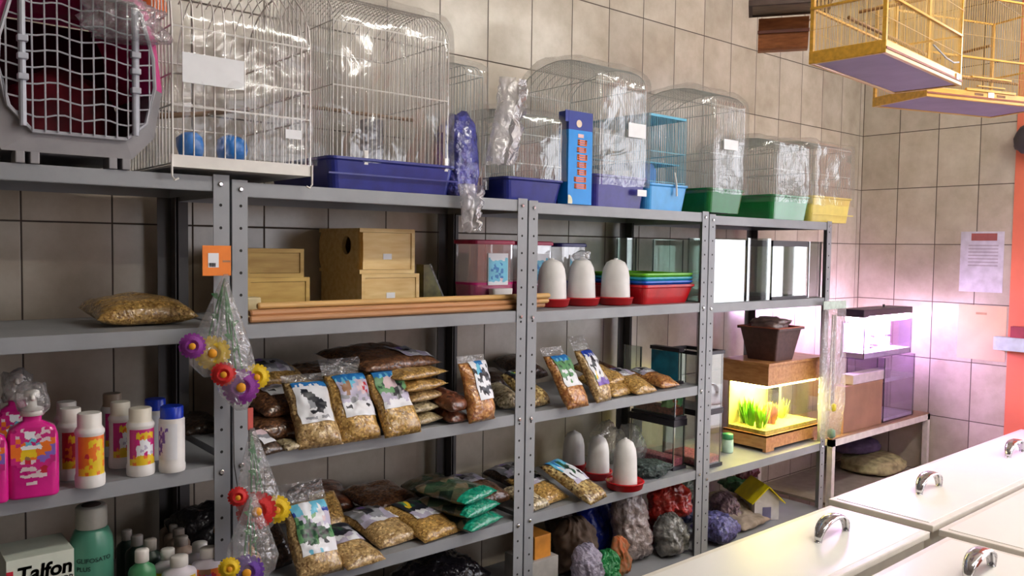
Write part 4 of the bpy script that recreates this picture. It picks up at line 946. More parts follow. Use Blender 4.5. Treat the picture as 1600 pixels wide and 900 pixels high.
# clear food jars with coloured lids
MAGP = pm('magenta plastic', (200, 22, 120), .3); CLR = film('clear rigid plastic', (230, 228, 232), .22, .22, .08, .05, 6)
CARDS['aq'] = ['wwwwwwww', 'cwwwwwwc', 'cccccccc', 'ccbccbcc', 'ccbbcccc', 'cbcbcbcc', 'ccccbccc', 'cbcbcbcc', 'cccccpcc', 'wwwwwwww']
def food_jar(label, pl, pr, pyt, y, lid, base):
    xa, xb = Xc(pl, y, 1.65), Xc(pr, y, 1.65); w = xb-xa; h = Zc(pyt, (xa+xb)/2, y)-Z2-.0005; d = .105
    t = thing('food_container', label, 'container', ((xa+xb)/2, y+d/2, Z2+.0005), 0, 'clear food containers with coloured lids')
    R_ = lambda s, z: [(x, yy, z) for x, yy in rrect(w*s, d*s, .02)]
    bm = BM(); loft(bm, [R_(.90, .0), R_(.98, h*.30), R_(.98, h*.94)]); obj('clear_body', bm, CLR, t)
    bm = BM(); loft(bm, [R_(.905, .001), R_(.988, h*.36), R_(.975, h*.36)]); obj('coloured_base', bm, base, t)
    bm = BM(); loft(bm, [R_(1.03, h*.935), R_(1.04, h*.95), R_(1.04, h*.985), R_(.98, h)]); obj('lid', bm, lid, t)
    bm = BM(); box(bm, -w*.16, w*.30, -d/2-.0025, -d/2-.0008, h*.32, h*.80); obj('label_backing', bm, PAPER, t)
    card_on('printed_label', lambda s, q, off: Vector((-w*.15+w*.44*s, -d/2-.003, h*(.33+.45*q))), 'aq', t)
    bm = BM(); loft(bm, [[(x+w*.07, -d/2-.016+yy, z) for x, yy in rrect(w*s, .03, .008)] for s, z in ((.40, .004), (.46, h*.25), (.46, h*.27))]); obj('scoop_flap', bm, WHITEP, t)
    return t
LIDM = pm('raspberry lid', (176, 20, 72), .35); LIDN = pm('navy lid', (40, 40, 110), .35)
food_jar('clear food container with raspberry lid and magenta base, left of the rack joint', 738, 806, 375, -.27, LIDM, MAGP)
food_jar('clear food container with raspberry lid, half hidden by the rack joint', 812, 866, 377, -.25, LIDM, MAGP)
food_jar('clear food container with navy lid behind the white drinkers', 874, 918, 380, -.235, LIDN, pm('dim violet base', (70, 64, 110), .4))
def drinker(label, px, py, z, hpx, wpx, dpx, dim=False, dish=True, spout=False):
    Pt = onZ(px, py, z); k = dep(Pt)/F; h, r, rd = hpx*k, wpx*k/2, dpx*k/2; Pt[1] += rd; Pt[0] = Xc(px, Pt[1], z)
    t = thing('bird_drinker', label, 'drinker', (Pt[0], Pt[1], z+.0005), 0, 'white bell drinkers')
    base = .010
    prof = [(r, base), (r*1.0, h*.10), (r*.93, h*.62), (r*.84, h*.78), (r*.62, h*.91), (r*.30, h*.965), (r*.14, h*.97), (r*.12, h)]
    bm = BM(); lathe(bm, prof, 32); obj('bell', bm, MILKY, t, True)
    if spout:
        bm = crumple(r*1.2, r*1.0, h*.24, 3, .25, 3, 3)
        for v in bm.verts: v.co.z += h*.92
        obj('film_cap', bm, FILMC, t, True)
    if dish: bm = BM(); lathe(bm, [(rd*.82, 0), (rd*.92, .004), (rd, .024), (rd*1.03, .025), (rd*.98, .028), (rd*.90, .022), (rd*.80, .007)], 32); obj('dish', bm, REDP, t, True)
    return t
Z2b = ZS[2][1]
drinker('white bell drinker with red dish nearest the rack joint on the second shelf', 862, 482, Z2b, 78, 48, 58)
drinker('white bell drinker with a film wrapped top, middle of the three on the second shelf', 908, 480, Z2b, 78, 46, 60, spout=True)
drinker('white bell drinker with red dish beside the stack of coloured trays', 961, 479, Z2b, 75, 48, 58)
drinker('dim white drinker at the back of the fourth shelf', 896, 742, Z4b, 64, 36, 40)
drinker('white drinker in the middle of the three on the fourth shelf', 934, 756, Z4b, 70, 37, 46)
drinker('white bell drinker with red dish standing at the front edge of the fourth shelf', 976, 776, Z4b, 82, 40, 62)
# stacked trays
def tray(label, z, x0, x1, y0, y1, h, mat, cx=.02):
    t = tag(obj('plastic_tray', tray_bm(x1-x0, -(y1-y0)/2, (y1-y0)/2, h, .018, .008), mat), label, 'tray', 'stack of coloured plastic trays'); t.location = ((x0+x1)/2, (y0+y1)/2, z); return t
x0, x1 = Xc(1004, -.42, 1.58), Xc(1084, -.42, 1.58); zr = Zc(446, x0, -.42)
tray('red plastic tray at the bottom of the coloured stack', Z2b+.0005, x0, x1, -.425, -.16, zr-Z2b, REDP)
hs = .018; z = zr+.0005
for nme, m in (('blue plastic tray nested above the red one', pm('bright blue plastic', (30, 96, 210), .3)), ('turquoise plastic tray nested in the stack', pm('turquoise plastic', (40, 170, 190), .3)), ('lime green plastic tray on top of the coloured stack', pm('lime green plastic', (110, 190, 30), .3))):
    bm = tray_bm(x1-x0-.006, -.13, .13, .013, .004, .006); o = tag(obj('plastic_tray', bm, m), nme, 'tray', 'stack of coloured plastic trays'); o.location = ((x0+x1)/2, -.29, z); z += .0135
# glass tanks
BLKT = pm('black trim', (34, 30, 40), .4); SIL = pm('silicone seam', (60, 66, 66), .5)
def tank(label, x0, x1, y0, y1, z, h, rim=None, base=None, group='glass tanks', glassm=None, lidh=.0, name='glass_tank', cat='tank'):
    t = thing(name, label, cat, ((x0+x1)/2, (y0+y1)/2, z+.0005), 0, group); w, d, g = (x1-x0)/2, (y1-y0)/2, .004
    bm = BM(); zb = .0
    box(bm, -w, w, -d, -d+g, zb, h); box(bm, -w, w, d-g, d, zb, h); box(bm, -w, -w+g, -d+g, d-g, zb, h); box(bm, w-g, w, -d+g, d-g, zb, h); box(bm, -w+g, w-g, -d+g, d-g, zb, zb+g)
    obj('glass_panes', bm, glassm or GLASS, t)
    bm = BM()
    for sx in (-1, 1):
        for sy in (-1, 1): box(bm, sx*(w-g)-.0018, sx*(w-g)+.0018, sy*(d-g)-.0018, sy*(d-g)+.0018, g, h-.001)
    obj('silicone_seams', bm, SIL, t)
    if rim:
        bm = BM(); e = .004; box(bm, -w-e, w+e, -d-e, -d+.012, h-rim, h+.003); box(bm, -w-e, w+e, d-.012, d+e, h-rim, h+.003); box(bm, -w-e, -w+.012, -d+.012, d-.012, h-rim, h+.003); box(bm, w-.012, w+e, -d+.012, d-.012, h-rim, h+.003)
        if lidh: box(bm, -w-e, w+e, -d-e, d+e, h+.003, h+.003+lidh)
        obj('rim', bm, BLKT, t)
    if base: bm = BM(); e = .004; box(bm, -w-e, w+e, -d-e, d+e, -.0, base); obj('base_trim', bm, BLKT, t)
    return t
x0, x1 = Xc(985, -.17, 1.65), P[3]-.045
tank('long empty glass tank behind the coloured trays', x0, x1, -.15, -.092, Z2b, Zc(372, x0, -.15)-Z2b)
Z2c = ZS[3][1]
x0, x1 = Xc(1112, -.42, 1.65), Xc(1160, -.42, 1.65)
tank('empty glass tank mirroring daylight, first from the rack joint', x0, x1, -.43, -.13, Z2c, Zc(374, x0, -.43)-Z2c)
x0, x1 = Xc(1164, -.42, 1.65), Xc(1200, -.42, 1.65)
tank('narrow empty glass tank, second from the rack joint', x0, x1, -.43, -.14, Z2c, Zc(372, x0, -.43)-Z2c)
x0, x1 = Xc(1203, -.42, 1.65), Xc(1256, -.42, 1.65)
t = tank('glass tank with black lid and base in the middle of the empty tanks', x0, x1, -.43, -.16, Z2c, Zc(383, x1, -.43)-Z2c, .008, .012, lidh=.012)
x0, x1 = Xc(1260, -.42, 1.65), P[4]-.042
tank('empty glass tank at the far end of the second shelf', x0, x1, -.43, -.10, Z2c, Zc(378, x1, -.43)-Z2c)

# ------------------------------------------------------------------ tanks of the drinker rack
x0, x1 = Xc(1060, -.38, 1.3), P[3]-.044; h_b = Zc(546, x0, -.38)-Z3b
t = tank('small tank with blue backing and dark rim, third shelf at the rack joint', x0, x1, -.38, -.25, Z3b, h_b, .010, .01)
w = (x1-x0)/2; bm = BM(); box(bm, -w-.0016, -w-.0004, -.063, .063, .012, h_b-.012); obj('blue_backing', bm, pm('sea blue print', (36, 140, 176), .4, var=.25, scale=14), t)
bm = BM(); box(bm, -w+.012, w-.012, .050, .058, .012, h_b-.012); obj('back_card', bm, pm('pale mint card', (206, 222, 206), .5), t)
x0, x1 = Xc(1005, -.2, 1.3), P[3]-.05
tank('small empty tank against the wall behind the peach seed bag', x0, x1, -.19, -.095, Z3b, Zc(541, x0, -.17)-Z3b)
# on the fourth shelf: tank with pink gravel and another set on its lid
Z4c = Z4b
yT = -.40; x0, x1 = Xc(1052, yT, 1.0), P[3]-.044; hT = Zc(662, x0, yT)-Z4c; yB_ = yT
while px_at(x0, yB_, 1.05) > 985 and yB_ < -.10: yB_ += .004
pw_, pd_ = (x1-x0)/2, (yB_-yT)/2
def gravel_tank(xa, xb, yb, z, h, gm, l, rim, base, lidh):
    t = tank(l, xa, xb, yT, yb, z, h, rim, base, lidh=lidh); w, d = (xb-xa)/2-.005, (yb-yT)/2-.005
    obj('gravel', B1(-w, w, -d, d, .0125, .040, .004), gm, t); obj('white_backing', B1(-w+.004, w-.004, d-.006, d-.001, .041, h-.02), pm('white sheet', (226, 226, 226), .6), t); return t
PKG = pm('pink gravel', (236, 120, 144), .7, var=.3, scale=120)
gravel_tank(x0, x1, yB_, Z4c, hT, PKG, 'tank with pink gravel and black lid on the fourth shelf, next to the rack joint', .014, .012, .008)
zc2 = Z4c+hT+.0125; h2 = Z3b-.034-zc2-.006
t2 = gravel_tank(x0+.004, x1-.004, yB_-.01, zc2, h2, pm('red brown gravel', (170, 84, 64), .7, var=.35, scale=110), 'tank with reddish gravel and green plants standing on the pink gravel tank', .0, .010, .0)
for k, (xx, m) in enumerate(((-.6, (130, 170, 110)), (.0, (214, 120, 70)), (.55, (120, 220, 140)))):
    bm = crumple(.045, .04, .04, 40+k, .4, 3, 3)
    for v in bm.verts: v.co += Vector((xx*pw_, -pd_*.6, .040))
    obj('tank_plant', bm, pm('tank plant %d' % k, m, .5), t2, True)
ZA0 = ZS[3][2]; xa, xb = P[3]+.044, Xc(1127, -.40, 1.0); h3 = Zc(640, xb, -.40)-ZA0
gravel_tank(xa, xb, -.22, ZA0, h3, PKG, 'narrow tank with a white back on the aquarium shelf, bottom one of two', .012, .012, .0)
h4 = Zc(548, xb, -.40)-ZA0-h3-.004
tank('narrow clear tank stacked on another one beside the lit aquarium', xa, xb, yT, -.22, ZA0+h3+.0035, h4, .010, .006)
# clear wrapped goods behind the drinkers
for px, y, sx, sy, sz, l in ((985, -.24, .09, .10, .17, 'clear plastic bag standing behind the white drinker with the red dish'), (948, -.16, .14, .10, .17, 'dull clear bag against the wall behind the three drinkers')):
    bm = crumple(sx, sy, sz, px, .2, 2.6, 4, True, .2); o = tag(obj('clear_bag', bm, FILMC, None, True), l, 'plastic bag', 'clear bags behind the drinkers'); o.location = (Xc(px, y, 1.0), y, Z4b+.0005)
bm = crumple(.13, .13, .05, 77, .3, 3, 4); o = tag(obj('net_bag', bm, pm('dark grey green netting', (66, 80, 78), .6, var=.35, scale=40, bump=.8, bscale=90), None, True), 'dark grey green folded net lying before the pink gravel tank', 'net'); o.location = (Xc(1010, -.36, .98), -.37, Z4b+.0005)

# ------------------------------------------------------------------ lit aquarium in wooden housing
ZA = ZS[3][2]; cA = onZ(1198, 708, ZA); xa, ya = cA[0], cA[1]+.004; xb = Xc(1283, ya, ZA+.02)
yb2 = ya
while px_at(xa, yb2, ZA+.03) > 1130 and yb2 < -.09: yb2 += .004
w, d = xb-xa, yb2-ya
t = thing('aquarium', 'yellow lit planted aquarium with wooden base and hood under the planter pot', 'aquarium', ((xa+xb)/2, (ya+yb2)/2, ZA+.0005))
W2, D2 = w/2, d/2
WOODA = pm('honey wood', (206, 150, 96), .4, var=.14, scale=9, stretch=(8, 2, 8), rgb2=(170, 110, 62), coat=.3)
zb1 = Zc(682, xa, ya)-ZA; zg0, zg1 = zb1, Zc(604, xa, ya)-ZA; zt1 = Zc(573, xa, ya)-ZA
bm = BM(); box(bm, -W2, W2, -D2, -D2+.016, .012, zb1); box(bm, -W2, W2, D2-.016, D2, .012, zb1); box(bm, -W2, -W2+.016, -D2+.016, D2-.016, .012, zb1); box(bm, W2-.016, W2, -D2+.016, D2-.016, .012, zb1); box(bm, -W2, W2, -D2, D2, zb1-.008, zb1-.001)
for sx in (-1, 1):
    for sy in (-1, 1): a_, b_ = sorted((sx*W2, sx*(W2-.06))); c_, d_ = sorted((sy*D2, sy*(D2-.016))); box(bm, a_, b_, c_, d_, 0, .012)
obj('wooden_base', bm, WOODA, t)
gi = .010; bm = BM(); g = .004; w_, d_ = W2-gi, D2-gi
box(bm, -w_, w_, -d_, -d_+g, zg0, zg1+.02); box(bm, -w_, w_, d_-g, d_, zg0, zg1+.02); box(bm, -w_, -w_+g, -d_+g, d_-g, zg0, zg1+.02); box(bm, w_-g, w_, -d_+g, d_-g, zg0, zg1+.02)
obj('glass_panes', bm, glass('lit tank glass', (250, 250, 235), .03, .5), t)
bm = BM(); e = .004; zt2 = zt1
box(bm, -W2-e, W2+e, -D2-e, -D2+.012, zg1, zt2); box(bm, -W2-e, W2+e, D2-.012, D2+e, zg1, zt2); box(bm, -W2-e, -W2+.012, -D2+.012, D2-.012, zg1, zt2); box(bm, W2-.012, W2+e, -D2+.012, D2-.012, zg1, zt2); box(bm, -W2-e-.006, W2+e+.006, -D2-e-.006, D2+e+.006, zt2, zt2+.012, .002)
obj('wooden_hood', bm, WOODA, t)
bm = BM(); box(bm, -w_+.012, w_-.012, -d_+.012, d_-.012, zg1-.016, zg1+.006, .003); obj('lamp_panel', bm, emit('warm tank tube', (255, 240, 160), AQ_S), t)
SAND = pm('lamp tinted sand', (240, 222, 120), .8, var=.15, scale=60)  # yellow of the tank light is put into the sand and back sheet colours
bm = BM(); box(bm, -w_+g+.001, w_-g-.001, -d_+g+.001, d_-g-.001, zg0+.0005, zg0+.016); obj('sand_bed', bm, SAND, t)
bm = BM(); box(bm, -w_+g+.001, w_-g-.001, d_-g-.004, d_-g-.001, zg0+.016, zg1+.015); obj('back_sheet', bm, pm('lamp tinted back sheet', (226, 214, 140), .7, var=.12, scale=12), t)
rn = random.Random(3)
for k, (xx, yy, hgt, c) in enumerate(((-w_*.7, d_*.2, .12, (120, 190, 40)), (-w_*.75, -d_*.4, .11, (150, 200, 60)), (-w_*.6, d_*.6, .12, (90, 150, 40)), (w_*.1, d_*.2, .09, (140, 170, 70)), (-w_*.25, -d_*.2, .11, (170, 110, 30)), (w_*.5, d_*.3, .09, (160, 180, 70)))):
    bm = BM()
    for q in range(34):
        a = rn.random()*2*PI; l = hgt*(.6+.4*rn.random()); r0 = .022*rn.random(); b0 = .03*rn.random()
        p = Vector((xx+r0*math.cos(a), yy+r0*math.sin(a), zg0+.015)); e_ = p+Vector((b0*math.cos(a), b0*math.sin(a), l)); s_ = Vector((-math.sin(a), math.cos(a), 0))*.007; mid = (p+e_)/2
        vs = [bm.verts.new(v) for v in (p-s_*.4, p+s_*.4, mid+s_, e_, mid-s_)]; bm.faces.new(vs)
    obj('water_plant', bm, pm('water plant %d' % k, c, .5), t)
bm = BM(); lathe(bm, [(.02, 0), (.024, .02), (.018, .05), (.022, .075), (.012, .09)], 10)
for v in bm.verts: v.co += Vector((-w_*.2+noise.noise(v.co*40)*.006, -d_*.1, zg0+.015))
obj('driftwood', bm, pm('orange brown driftwood', (176, 110, 40), .7, var=.3, scale=20), t, True)
bm = BM(); box(bm, w_*.35, w_*.62, d_*.55, d_*.8, zg0+.045, zg1+.0, .004); obj('pump_filter', bm, BLK, t)
zH = ZA+zt2+.0125
# planter pot on the hood
xm = Xc(1203, (ya+yb2)/2, zH+.05); ym = ya+.085; k = dep((xm, ym, zH))/F
t = thing('planter_pot', 'dark brown square planter with a terracotta rim standing on the aquarium hood', 'pot', (Xc(1203, ym, zH), ym, zH))
s0, s1 = .068, .092; hP = Zc(514, xa+.02, ya+.03)-zH
POTM = pm('dark brown basket plastic', (84, 58, 58), .5, var=.12, scale=60)
bm = BM(); sq = lambda s, z: [(x, y, z) for x, y in rrect(2*s, 2*s, .008)]
loft(bm, [sq(s0, 0), sq(s1, hP-.008), sq(s1+.010, hP-.008), sq(s1+.010, hP), sq(s1-.004, hP), sq(s0-.004, .006)]); obj('pot_body', bm, POTM, t)
bm = BM(); loft(bm, [sq(s1+.0102, hP+.0002), sq(s1+.0102, hP+.003), sq(s1-.006, hP+.003), sq(s1-.006, hP+.0002)]); obj('rim', bm, pm('terracotta rim', (190, 96, 70), .5), t)
bm = crumple(.15, .14, .06, 15, .25, 2.5, 4); o = tag(obj('clear_bag', bm, pm('brown peat in film', (128, 104, 98), .35, var=.2, scale=30, coat=.6, bump=.5), None, True), 'greyish brown bag stuffed in the top of the square planter', 'plastic bag'); o.location = (Xc(1202, ym, zH+hP), ym, zH+hP-.012)
# little green jar
Pj = onZ(1144, 708, ZA); k = dep(Pj)/F; t = thing('small_jar', 'tiny white jar with green lid standing beside the aquarium base', 'jar', (Pj[0], Pj[1]+9*k, ZA+.0005)); hj = 29*k
bm = BM(); lathe(bm, [(8.5*k, 0), (9*k, hj*.05), (9*k, hj*.68), (7.5*k, hj*.72)], 20); obj('body', bm, pm('mint label jar', (196, 226, 206), .4), t, True)
bm = BM(); lathe(bm, [(8.6*k, hj*.72), (8.6*k, hj*.97), (8*k, hj)], 20); obj('lid', bm, pm('green lid', (70, 160, 110), .35), t, True)

# hanging clear bag with long pale sticks at the end of the rack
yH = -.474; xH = Xc(1303, yH, 1.4)
t = thing('hanging_bag', 'long clear bag of pale sticks hanging from the end of the aquarium rack', 'hanging bag', (xH, yH, Zc(470, xH, yH)))
Lh = t.location.z-Zc(686, xH, yH); wv = (Xc(1321, yH, 1.4)-Xc(1286, yH, 1.4))
bm = BM(); box(bm, -wv*.5, wv*.5, -.002, .002, -.036, 0); obj('header_card', bm, pm('pale mint header', (196, 214, 204), .5, var=.1, scale=40), t)
bm = BM(); loft(bm, [[(x, y*.6, -z) for x, y in rrect(wv*s, .03, .012)] for s, z in ((.95, .034), (1.05, Lh*.3), (1.1, Lh*.6), (1.15, Lh*.75), (.8, Lh*.98))]); obj('bag', bm, FILMT, t, True)
for q, dx in enumerate((-.011, .0, .012)):
    bm = BM(); tube(bm, [(dx, .0, -.06), (dx*1.2, .002, -Lh*.4), (dx*1.3, 0, -Lh*.78)], .0045, 8); obj('stick', bm, pm('pale stick', (226, 214, 204), .5) if q != 1 else pm('greyish stick', (150, 140, 140), .5), t)
bm = BM(); lathe(bm, [(.004, 0), (.014, .006), (.014, .030), (.006, .036)], 12)
for v in bm.verts: v.co += Vector((.004, -.004, -Lh*.80))
obj('yellow_piece', bm, pm('yellow plastic', (232, 216, 60), .4), t, True)
bm = BM(); lathe(bm, [(.006, 0), (.017, .008), (.016, .036), (.006, .042)], 12)
for v in bm.verts: v.co += Vector((.003, -.002, -Lh*.995))
obj('green_piece', bm, pm('grey green plastic', (110, 140, 120), .5), t, True)

# ------------------------------------------------------------------ white steel table in the corner with the purple tanks
WT = pm('white table paint', (226, 218, 216), .4)
yT0 = -.43; xL, xR = Xc(1301, -.43, .75), min(-.012, Xc(1457, -.43, .8)); zT = .905
t = thing('steel_table', 'white steel table in the corner under the purple lit tanks', 'table', ((xL+xR)/2, yT0/2-.01, 0)); w2, d2 = (xR-xL)/2, (abs(yT0)-.03)/2
bm = BM(); box(bm, -w2, w2, -d2, -d2+.026, zT-.036, zT-.006); box(bm, -w2, w2, d2-.026, d2, zT-.036, zT-.006); box(bm, -w2, -w2+.026, -d2, d2, zT-.036, zT-.006); box(bm, w2-.026, w2, -d2, d2, zT-.036, zT-.006); obj('top_frame', bm, WT, t)
obj('tabletop', B1(-w2+.004, w2-.004, -d2+.004, d2-.004, zT-.006, zT), pm('brown board', (150, 116, 96), .5), t)
for sx in (-1, 1):
    for sy in (-1, 1): cx_, cy_ = sx*(w2-.013), sy*(d2-.013); obj('leg', B1(cx_-.013, cx_+.013, cy_-.013, cy_+.013, 0, zT-.036), WT, t)
for z in (.44, .58)[:1]:
    pass
zSh = .60; obj('lower_shelf', B1(-w2+.027, w2-.027, -d2+.01, d2-.01, zSh-.012, zSh), pm('grey shelf board', (150, 140, 132), .5), t)
# brown carton side / board
xa_, xb_ = Xc(1318, -.40, .98), Xc(1378, -.40, .98)
bm = BM(); hC = Zc(605, xa_, -.40)-zT; o = tag(obj('cardboard_box', B1(0, xb_-xa_, 0, .07, 0, hC, .002), pm('brown cardboard', (150, 108, 88), .7, var=.1, scale=8)), 'brown cardboard box on the corner table left of the clear plastic tank', 'box'); o.location = (xa_, -.40, zT+.0005)
xa2, xb2 = Xc(1321, -.36, 1.05), Xc(1380, -.36, 1.05)
o = tag(obj('grey_board', B1(0, xb2-xa2, 0, .06, 0, .045, .002), pm('mauve grey carton', (196, 176, 190), .6)), 'flat mauve grey carton lying on the brown cardboard box', 'box'); o.location = (xa2, -.395, zT+hC+.001)
# lower clear tank at the right
PGL = glass('purple room tank glass', (240, 232, 250), .10, .6)
x0, x1 = Xc(1381, -.40, 1.0), min(Xc(1428, -.40, 1.0), -.05)
hL = Zc(560, x0, -.40)-zT
t = tank('clear tank with a white floor standing on the corner table beside the cardboard box', x0, x1, -.40, -.20, zT, hL, 0, 0, 'purple lit tanks in the corner', PGL)
w = (x1-x0)/2; obj('white_floor', B1(-w+.006, w-.006, -.094, .094, .005, .02), pm('white gravel', (236, 232, 240), .7), t)
obj('inner_shelf', B1(-w+.006, w-.006, -.094, .094, hL*.62, hL*.68), pm('white gravel', (236, 232, 240), .7), t)
bm = BM(); box(bm, -w+.01, w-.01, .06, .09, .022, hL*.55); obj('back_block', bm, pm('violet grey foam', (150, 136, 176), .7), t)
# upper tank under the purple lamp
xU0, xU1 = Xc(1350, -.39, 1.25), min(Xc(1424, -.39, 1.25), -.03)
zU = zT+hL+.004; zU = max(zU, zT+hC+.048)
hU = Zc(505, xU0, -.38)-zU
t = tank('small tank with a few dark fish lit pink from above, top of the corner stack', xU0, xU1, -.39, -.27, zU, hU, 0, 0, 'purple lit tanks in the corner', PGL)
w = (xU1-xU0)/2; obj('white_floor', B1(-w+.006, w-.006, -.054, .054, .005, .03), pm('white gravel', (236, 232, 240), .7), t)
obj('back_sheet', B1(-w+.006, w-.006, .049, .054, .03, hU-.01), pm('lilac sheet', (226, 206, 236), .7), t)
FISH = pm('dark fish', (70, 62, 96), .4)
rn = random.Random(8)
for k in range(5):
    fx, fy, fz = (-.06+.03*k, -.03+.02*(k % 3), .05+.025*((k*2) % 4)); bm = BM(); lathe(bm, [(.0005, -.016), (.005, -.008), (.007, 0), (.004, .010), (.0012, .014), (.006, .022)], 10, .5, 1)
    for v in bm.verts: v.co = Vector((v.co.z, v.co.x, v.co.y))+Vector((0, 0, 0))
    o = tag(obj('fish', bm, FISH, None, True), 'small dark fish swimming in the pink lit tank', 'fish', 'dark fish in the pink lit tank'); o.location = (t.location.x+fx*w/.12, t.location.y+fy, zU+fz); o.rotation_euler = (0, 0, k*.9)
bm = BM(); box(bm, -w, w, -.05, .05, 0, .001); bm.free()
# lamp hood
xl0, xl1 = Xc(1347, -.39, 1.4), Xc(1424, -.39, 1.4); xl1 = min(xl1, -.02); zl = zU+hU+.031
t = thing('aquarium_lamp', 'dark aquarium lamp hood shining purple white light down on the corner tank', 'lamp', ((xl0+xl1)/2, -.33, zl)); w = (xl1-xl0)/2
bm = BM(); box(bm, -w, w, -.065, .06, .0, .032, .004); box(bm, -w-.004, -w+.05, -.069, .064, -.004, .034, .004); obj('hood', bm, pm('dark violet black plastic', (46, 34, 56), .4), t)
bm = BM(); tube(bm, [(w*.3, 0, .032), (w*.3, 0, .046)], .006, 8); obj('knob', bm, BLK, t)
bm = BM(); box(bm, -w+.052, w-.006, -.058, .052, -.028, -.001, .006); obj('diffuser', bm, emit('purple grow light', (250, 205, 255), PUR_S), t)
# pet beds on the shelf under the table
bm = crumple(.34, .30, .10, 21, .12, 2, 4); o = tag(obj('pet_bed', bm, pm('cream spotted cloth', (176, 168, 128), .8, var=.25, scale=26), None, True), 'cream patterned pet cushion lying under the corner table', 'pet bed'); o.location = (Xc(1368, -.25, .66), -.24, zSh+.0005)
bm = crumple(.26, .24, .08, 24, .12, 2, 4); o = tag(obj('pet_bed', bm, pm('dark violet cloth', (84, 72, 104), .8, var=.2, scale=26), None, True), 'dark violet pet cushion lying behind the cream one under the table', 'pet bed'); o.location = (Xc(1330, -.13, .68), -.14, zSh+.088)

# ------------------------------------------------------------------ papers and fittings on the side wall
def wall_paper(name, label, pts, mat, cat='paper'):
    (y0, z0, y1, z1) = pts; t = thing(name, label, cat, (-.0012, (y0+y1)/2, (z0+z1)/2)); hy, hz = (y1-y0)/2, (z1-z0)/2
    bm = BM(); box(bm, -.0006, .0006, -hy, hy, -hz, hz); obj('sheet', bm, mat, t); return t, hy, hz
a, b = onX(1502, 362, 0), onX(1566, 458, 0)
t, hy, hz = wall_paper('notice', 'white printed notice with a dark red title taped to the tiled side wall', (b[1], b[2], a[1], a[2]), pm('lilac white paper', (206, 204, 216), .6))
bm = BM(); box(bm, -.0014, -.0007, -hy*.68, hy*.50, hz*.70, hz*.94); obj('title_bar', bm, pm('dark red print', (150, 84, 80), .6), t)
bm = BM()
for k in range(7): box(bm, -.0012, -.0007, -hy*.75, hy*.62, hz*(.52-.11*k), hz*(.56-.11*k))
obj('text_lines', bm, pm('grey text print', (172, 166, 176), .6), t)
a, b = onX(1498, 475, 0), onX(1570, 566, 0)
t, hy, hz = wall_paper('paper_sheet', 'peach coloured paper taped to the side wall below the white notice', (b[1], b[2], a[1], a[2]), pm('peach paper', (222, 186, 154), .65, var=.05, scale=8))
bm = BM(); box(bm, -.0014, -.0007, -hy*.2, hy*.25, hz*.66, hz*.74); obj('stamp', bm, pm('faint brown print', (180, 140, 110), .6), t)
# small ledge and things on it
pA, pB = onX(1552, 530, -.06), onX(1600, 552, -.06)
yl0 = -1.08; yl1 = pA[1]; zl0, zl1 = Zc(549, -.06, (yl1-.08)), Zc(528, -.06, (yl1-.08))
t = tag(obj('wall_shelf', B1(-.06, -.005, yl0, yl1, zl0, zl1, .002), pm('pale blue grey board', (186, 204, 208), .45)), 'pale blue grey ledge fixed to the side wall at the door jamb', 'shelf')
o = tag(obj('small_box', B1(-.052, -.012, -1.0, Xc and -.80, 0, .055, .002), pm('maroon card', (150, 54, 70), .5)), 'maroon box standing on the pale ledge by the door jamb', 'box'); o.location = (0, 0, zl1+.0005)
q = onX(1592, 215, -.05); bm = crumple(.08, .16, .16, 60, .15, 2, 3, False); o = tag(obj('wall_fixture', bm, pm('black grey plastic', (58, 54, 60), .5), None, True), 'dark blurred fixture on the door jamb at the frame edge', 'fixture'); o.location = (-.047, q[1]-.06, q[2]-.09)  # unidentified dark fixture, built as a plain rounded lump

# ------------------------------------------------------------------ white bins in front
BIN = pm('white bin laminate', (238, 235, 228), .32, var=.02, scale=3); EDGE = pm('cream bin edge', (226, 220, 208), .4, var=.03)
ZB = .90
def bin_(label, x0, x1, y0, y1, hx):
    t = thing('storage_bin', label, 'storage bin', ((x0+x1)/2, (y0+y1)/2, 0), 0, 'white lidded bins'); w, d = (x1-x0)/2, (y1-y0)/2
    obj('body', B1(-w+.012, w-.012, -d+.012, d-.012, 0, ZB-.026, .003), EDGE, t)
    l = obj('lid', B1(-w, w, -d, d, ZB-.024, ZB-.002, .004), EDGE, t)
    obj('lid_panel', B1(-w+.022, w-.022, -d+.020, d-.020, ZB-.004, ZB, .0012), BIN, l)
    for hx_ in hx:
        px = hx_-(x0+x1)/2; bm = BM(); n = 16; R_ = []
        for i in range(n+1):
            a = PI*i/n; x = px-.082*math.cos(a); z = ZB-.001+.062*math.sin(a)**.8; wd = .011+.013*math.sin(a); t_ = .0045
            nx, nz = -math.cos(a), math.sin(a)
            R_.append([(x+nx*t_*q, wd*p, z+nz*t_*q) for p, q in ((-1, -.4), (-.6, .8), (0, 1.1), (.6, .8), (1, -.4), (0, -.6))])
        loft(bm, R_)
        for s in (-1, 1): 
            lathe(bm, [(.010, ZB-.0005), (.010, ZB+.002), (.007, ZB+.004)], 12, c=(px+s*.082, 0, 0))
        obj('handle', bm, CHROME, l, True)
    return t
bin_('white lidded bin in the wall-side row, nearer one, one chrome handle on top', -3.12, -1.902, -1.222, -.898, [-2.185])
bin_('white lidded bin reaching the side wall below the notices, with two chrome handles', -1.842, -.03, -1.205, -.858, [-1.46, -.63])
bin_('white lidded bin of the second row, nearest the camera, chrome handle at its far corner', -3.12, -1.905, -1.62, -1.272, [-2.135])
bin_('white lidded bin of the second row by the door side, plain lid', -1.86, -.03, -1.62, -1.228, [-.5])

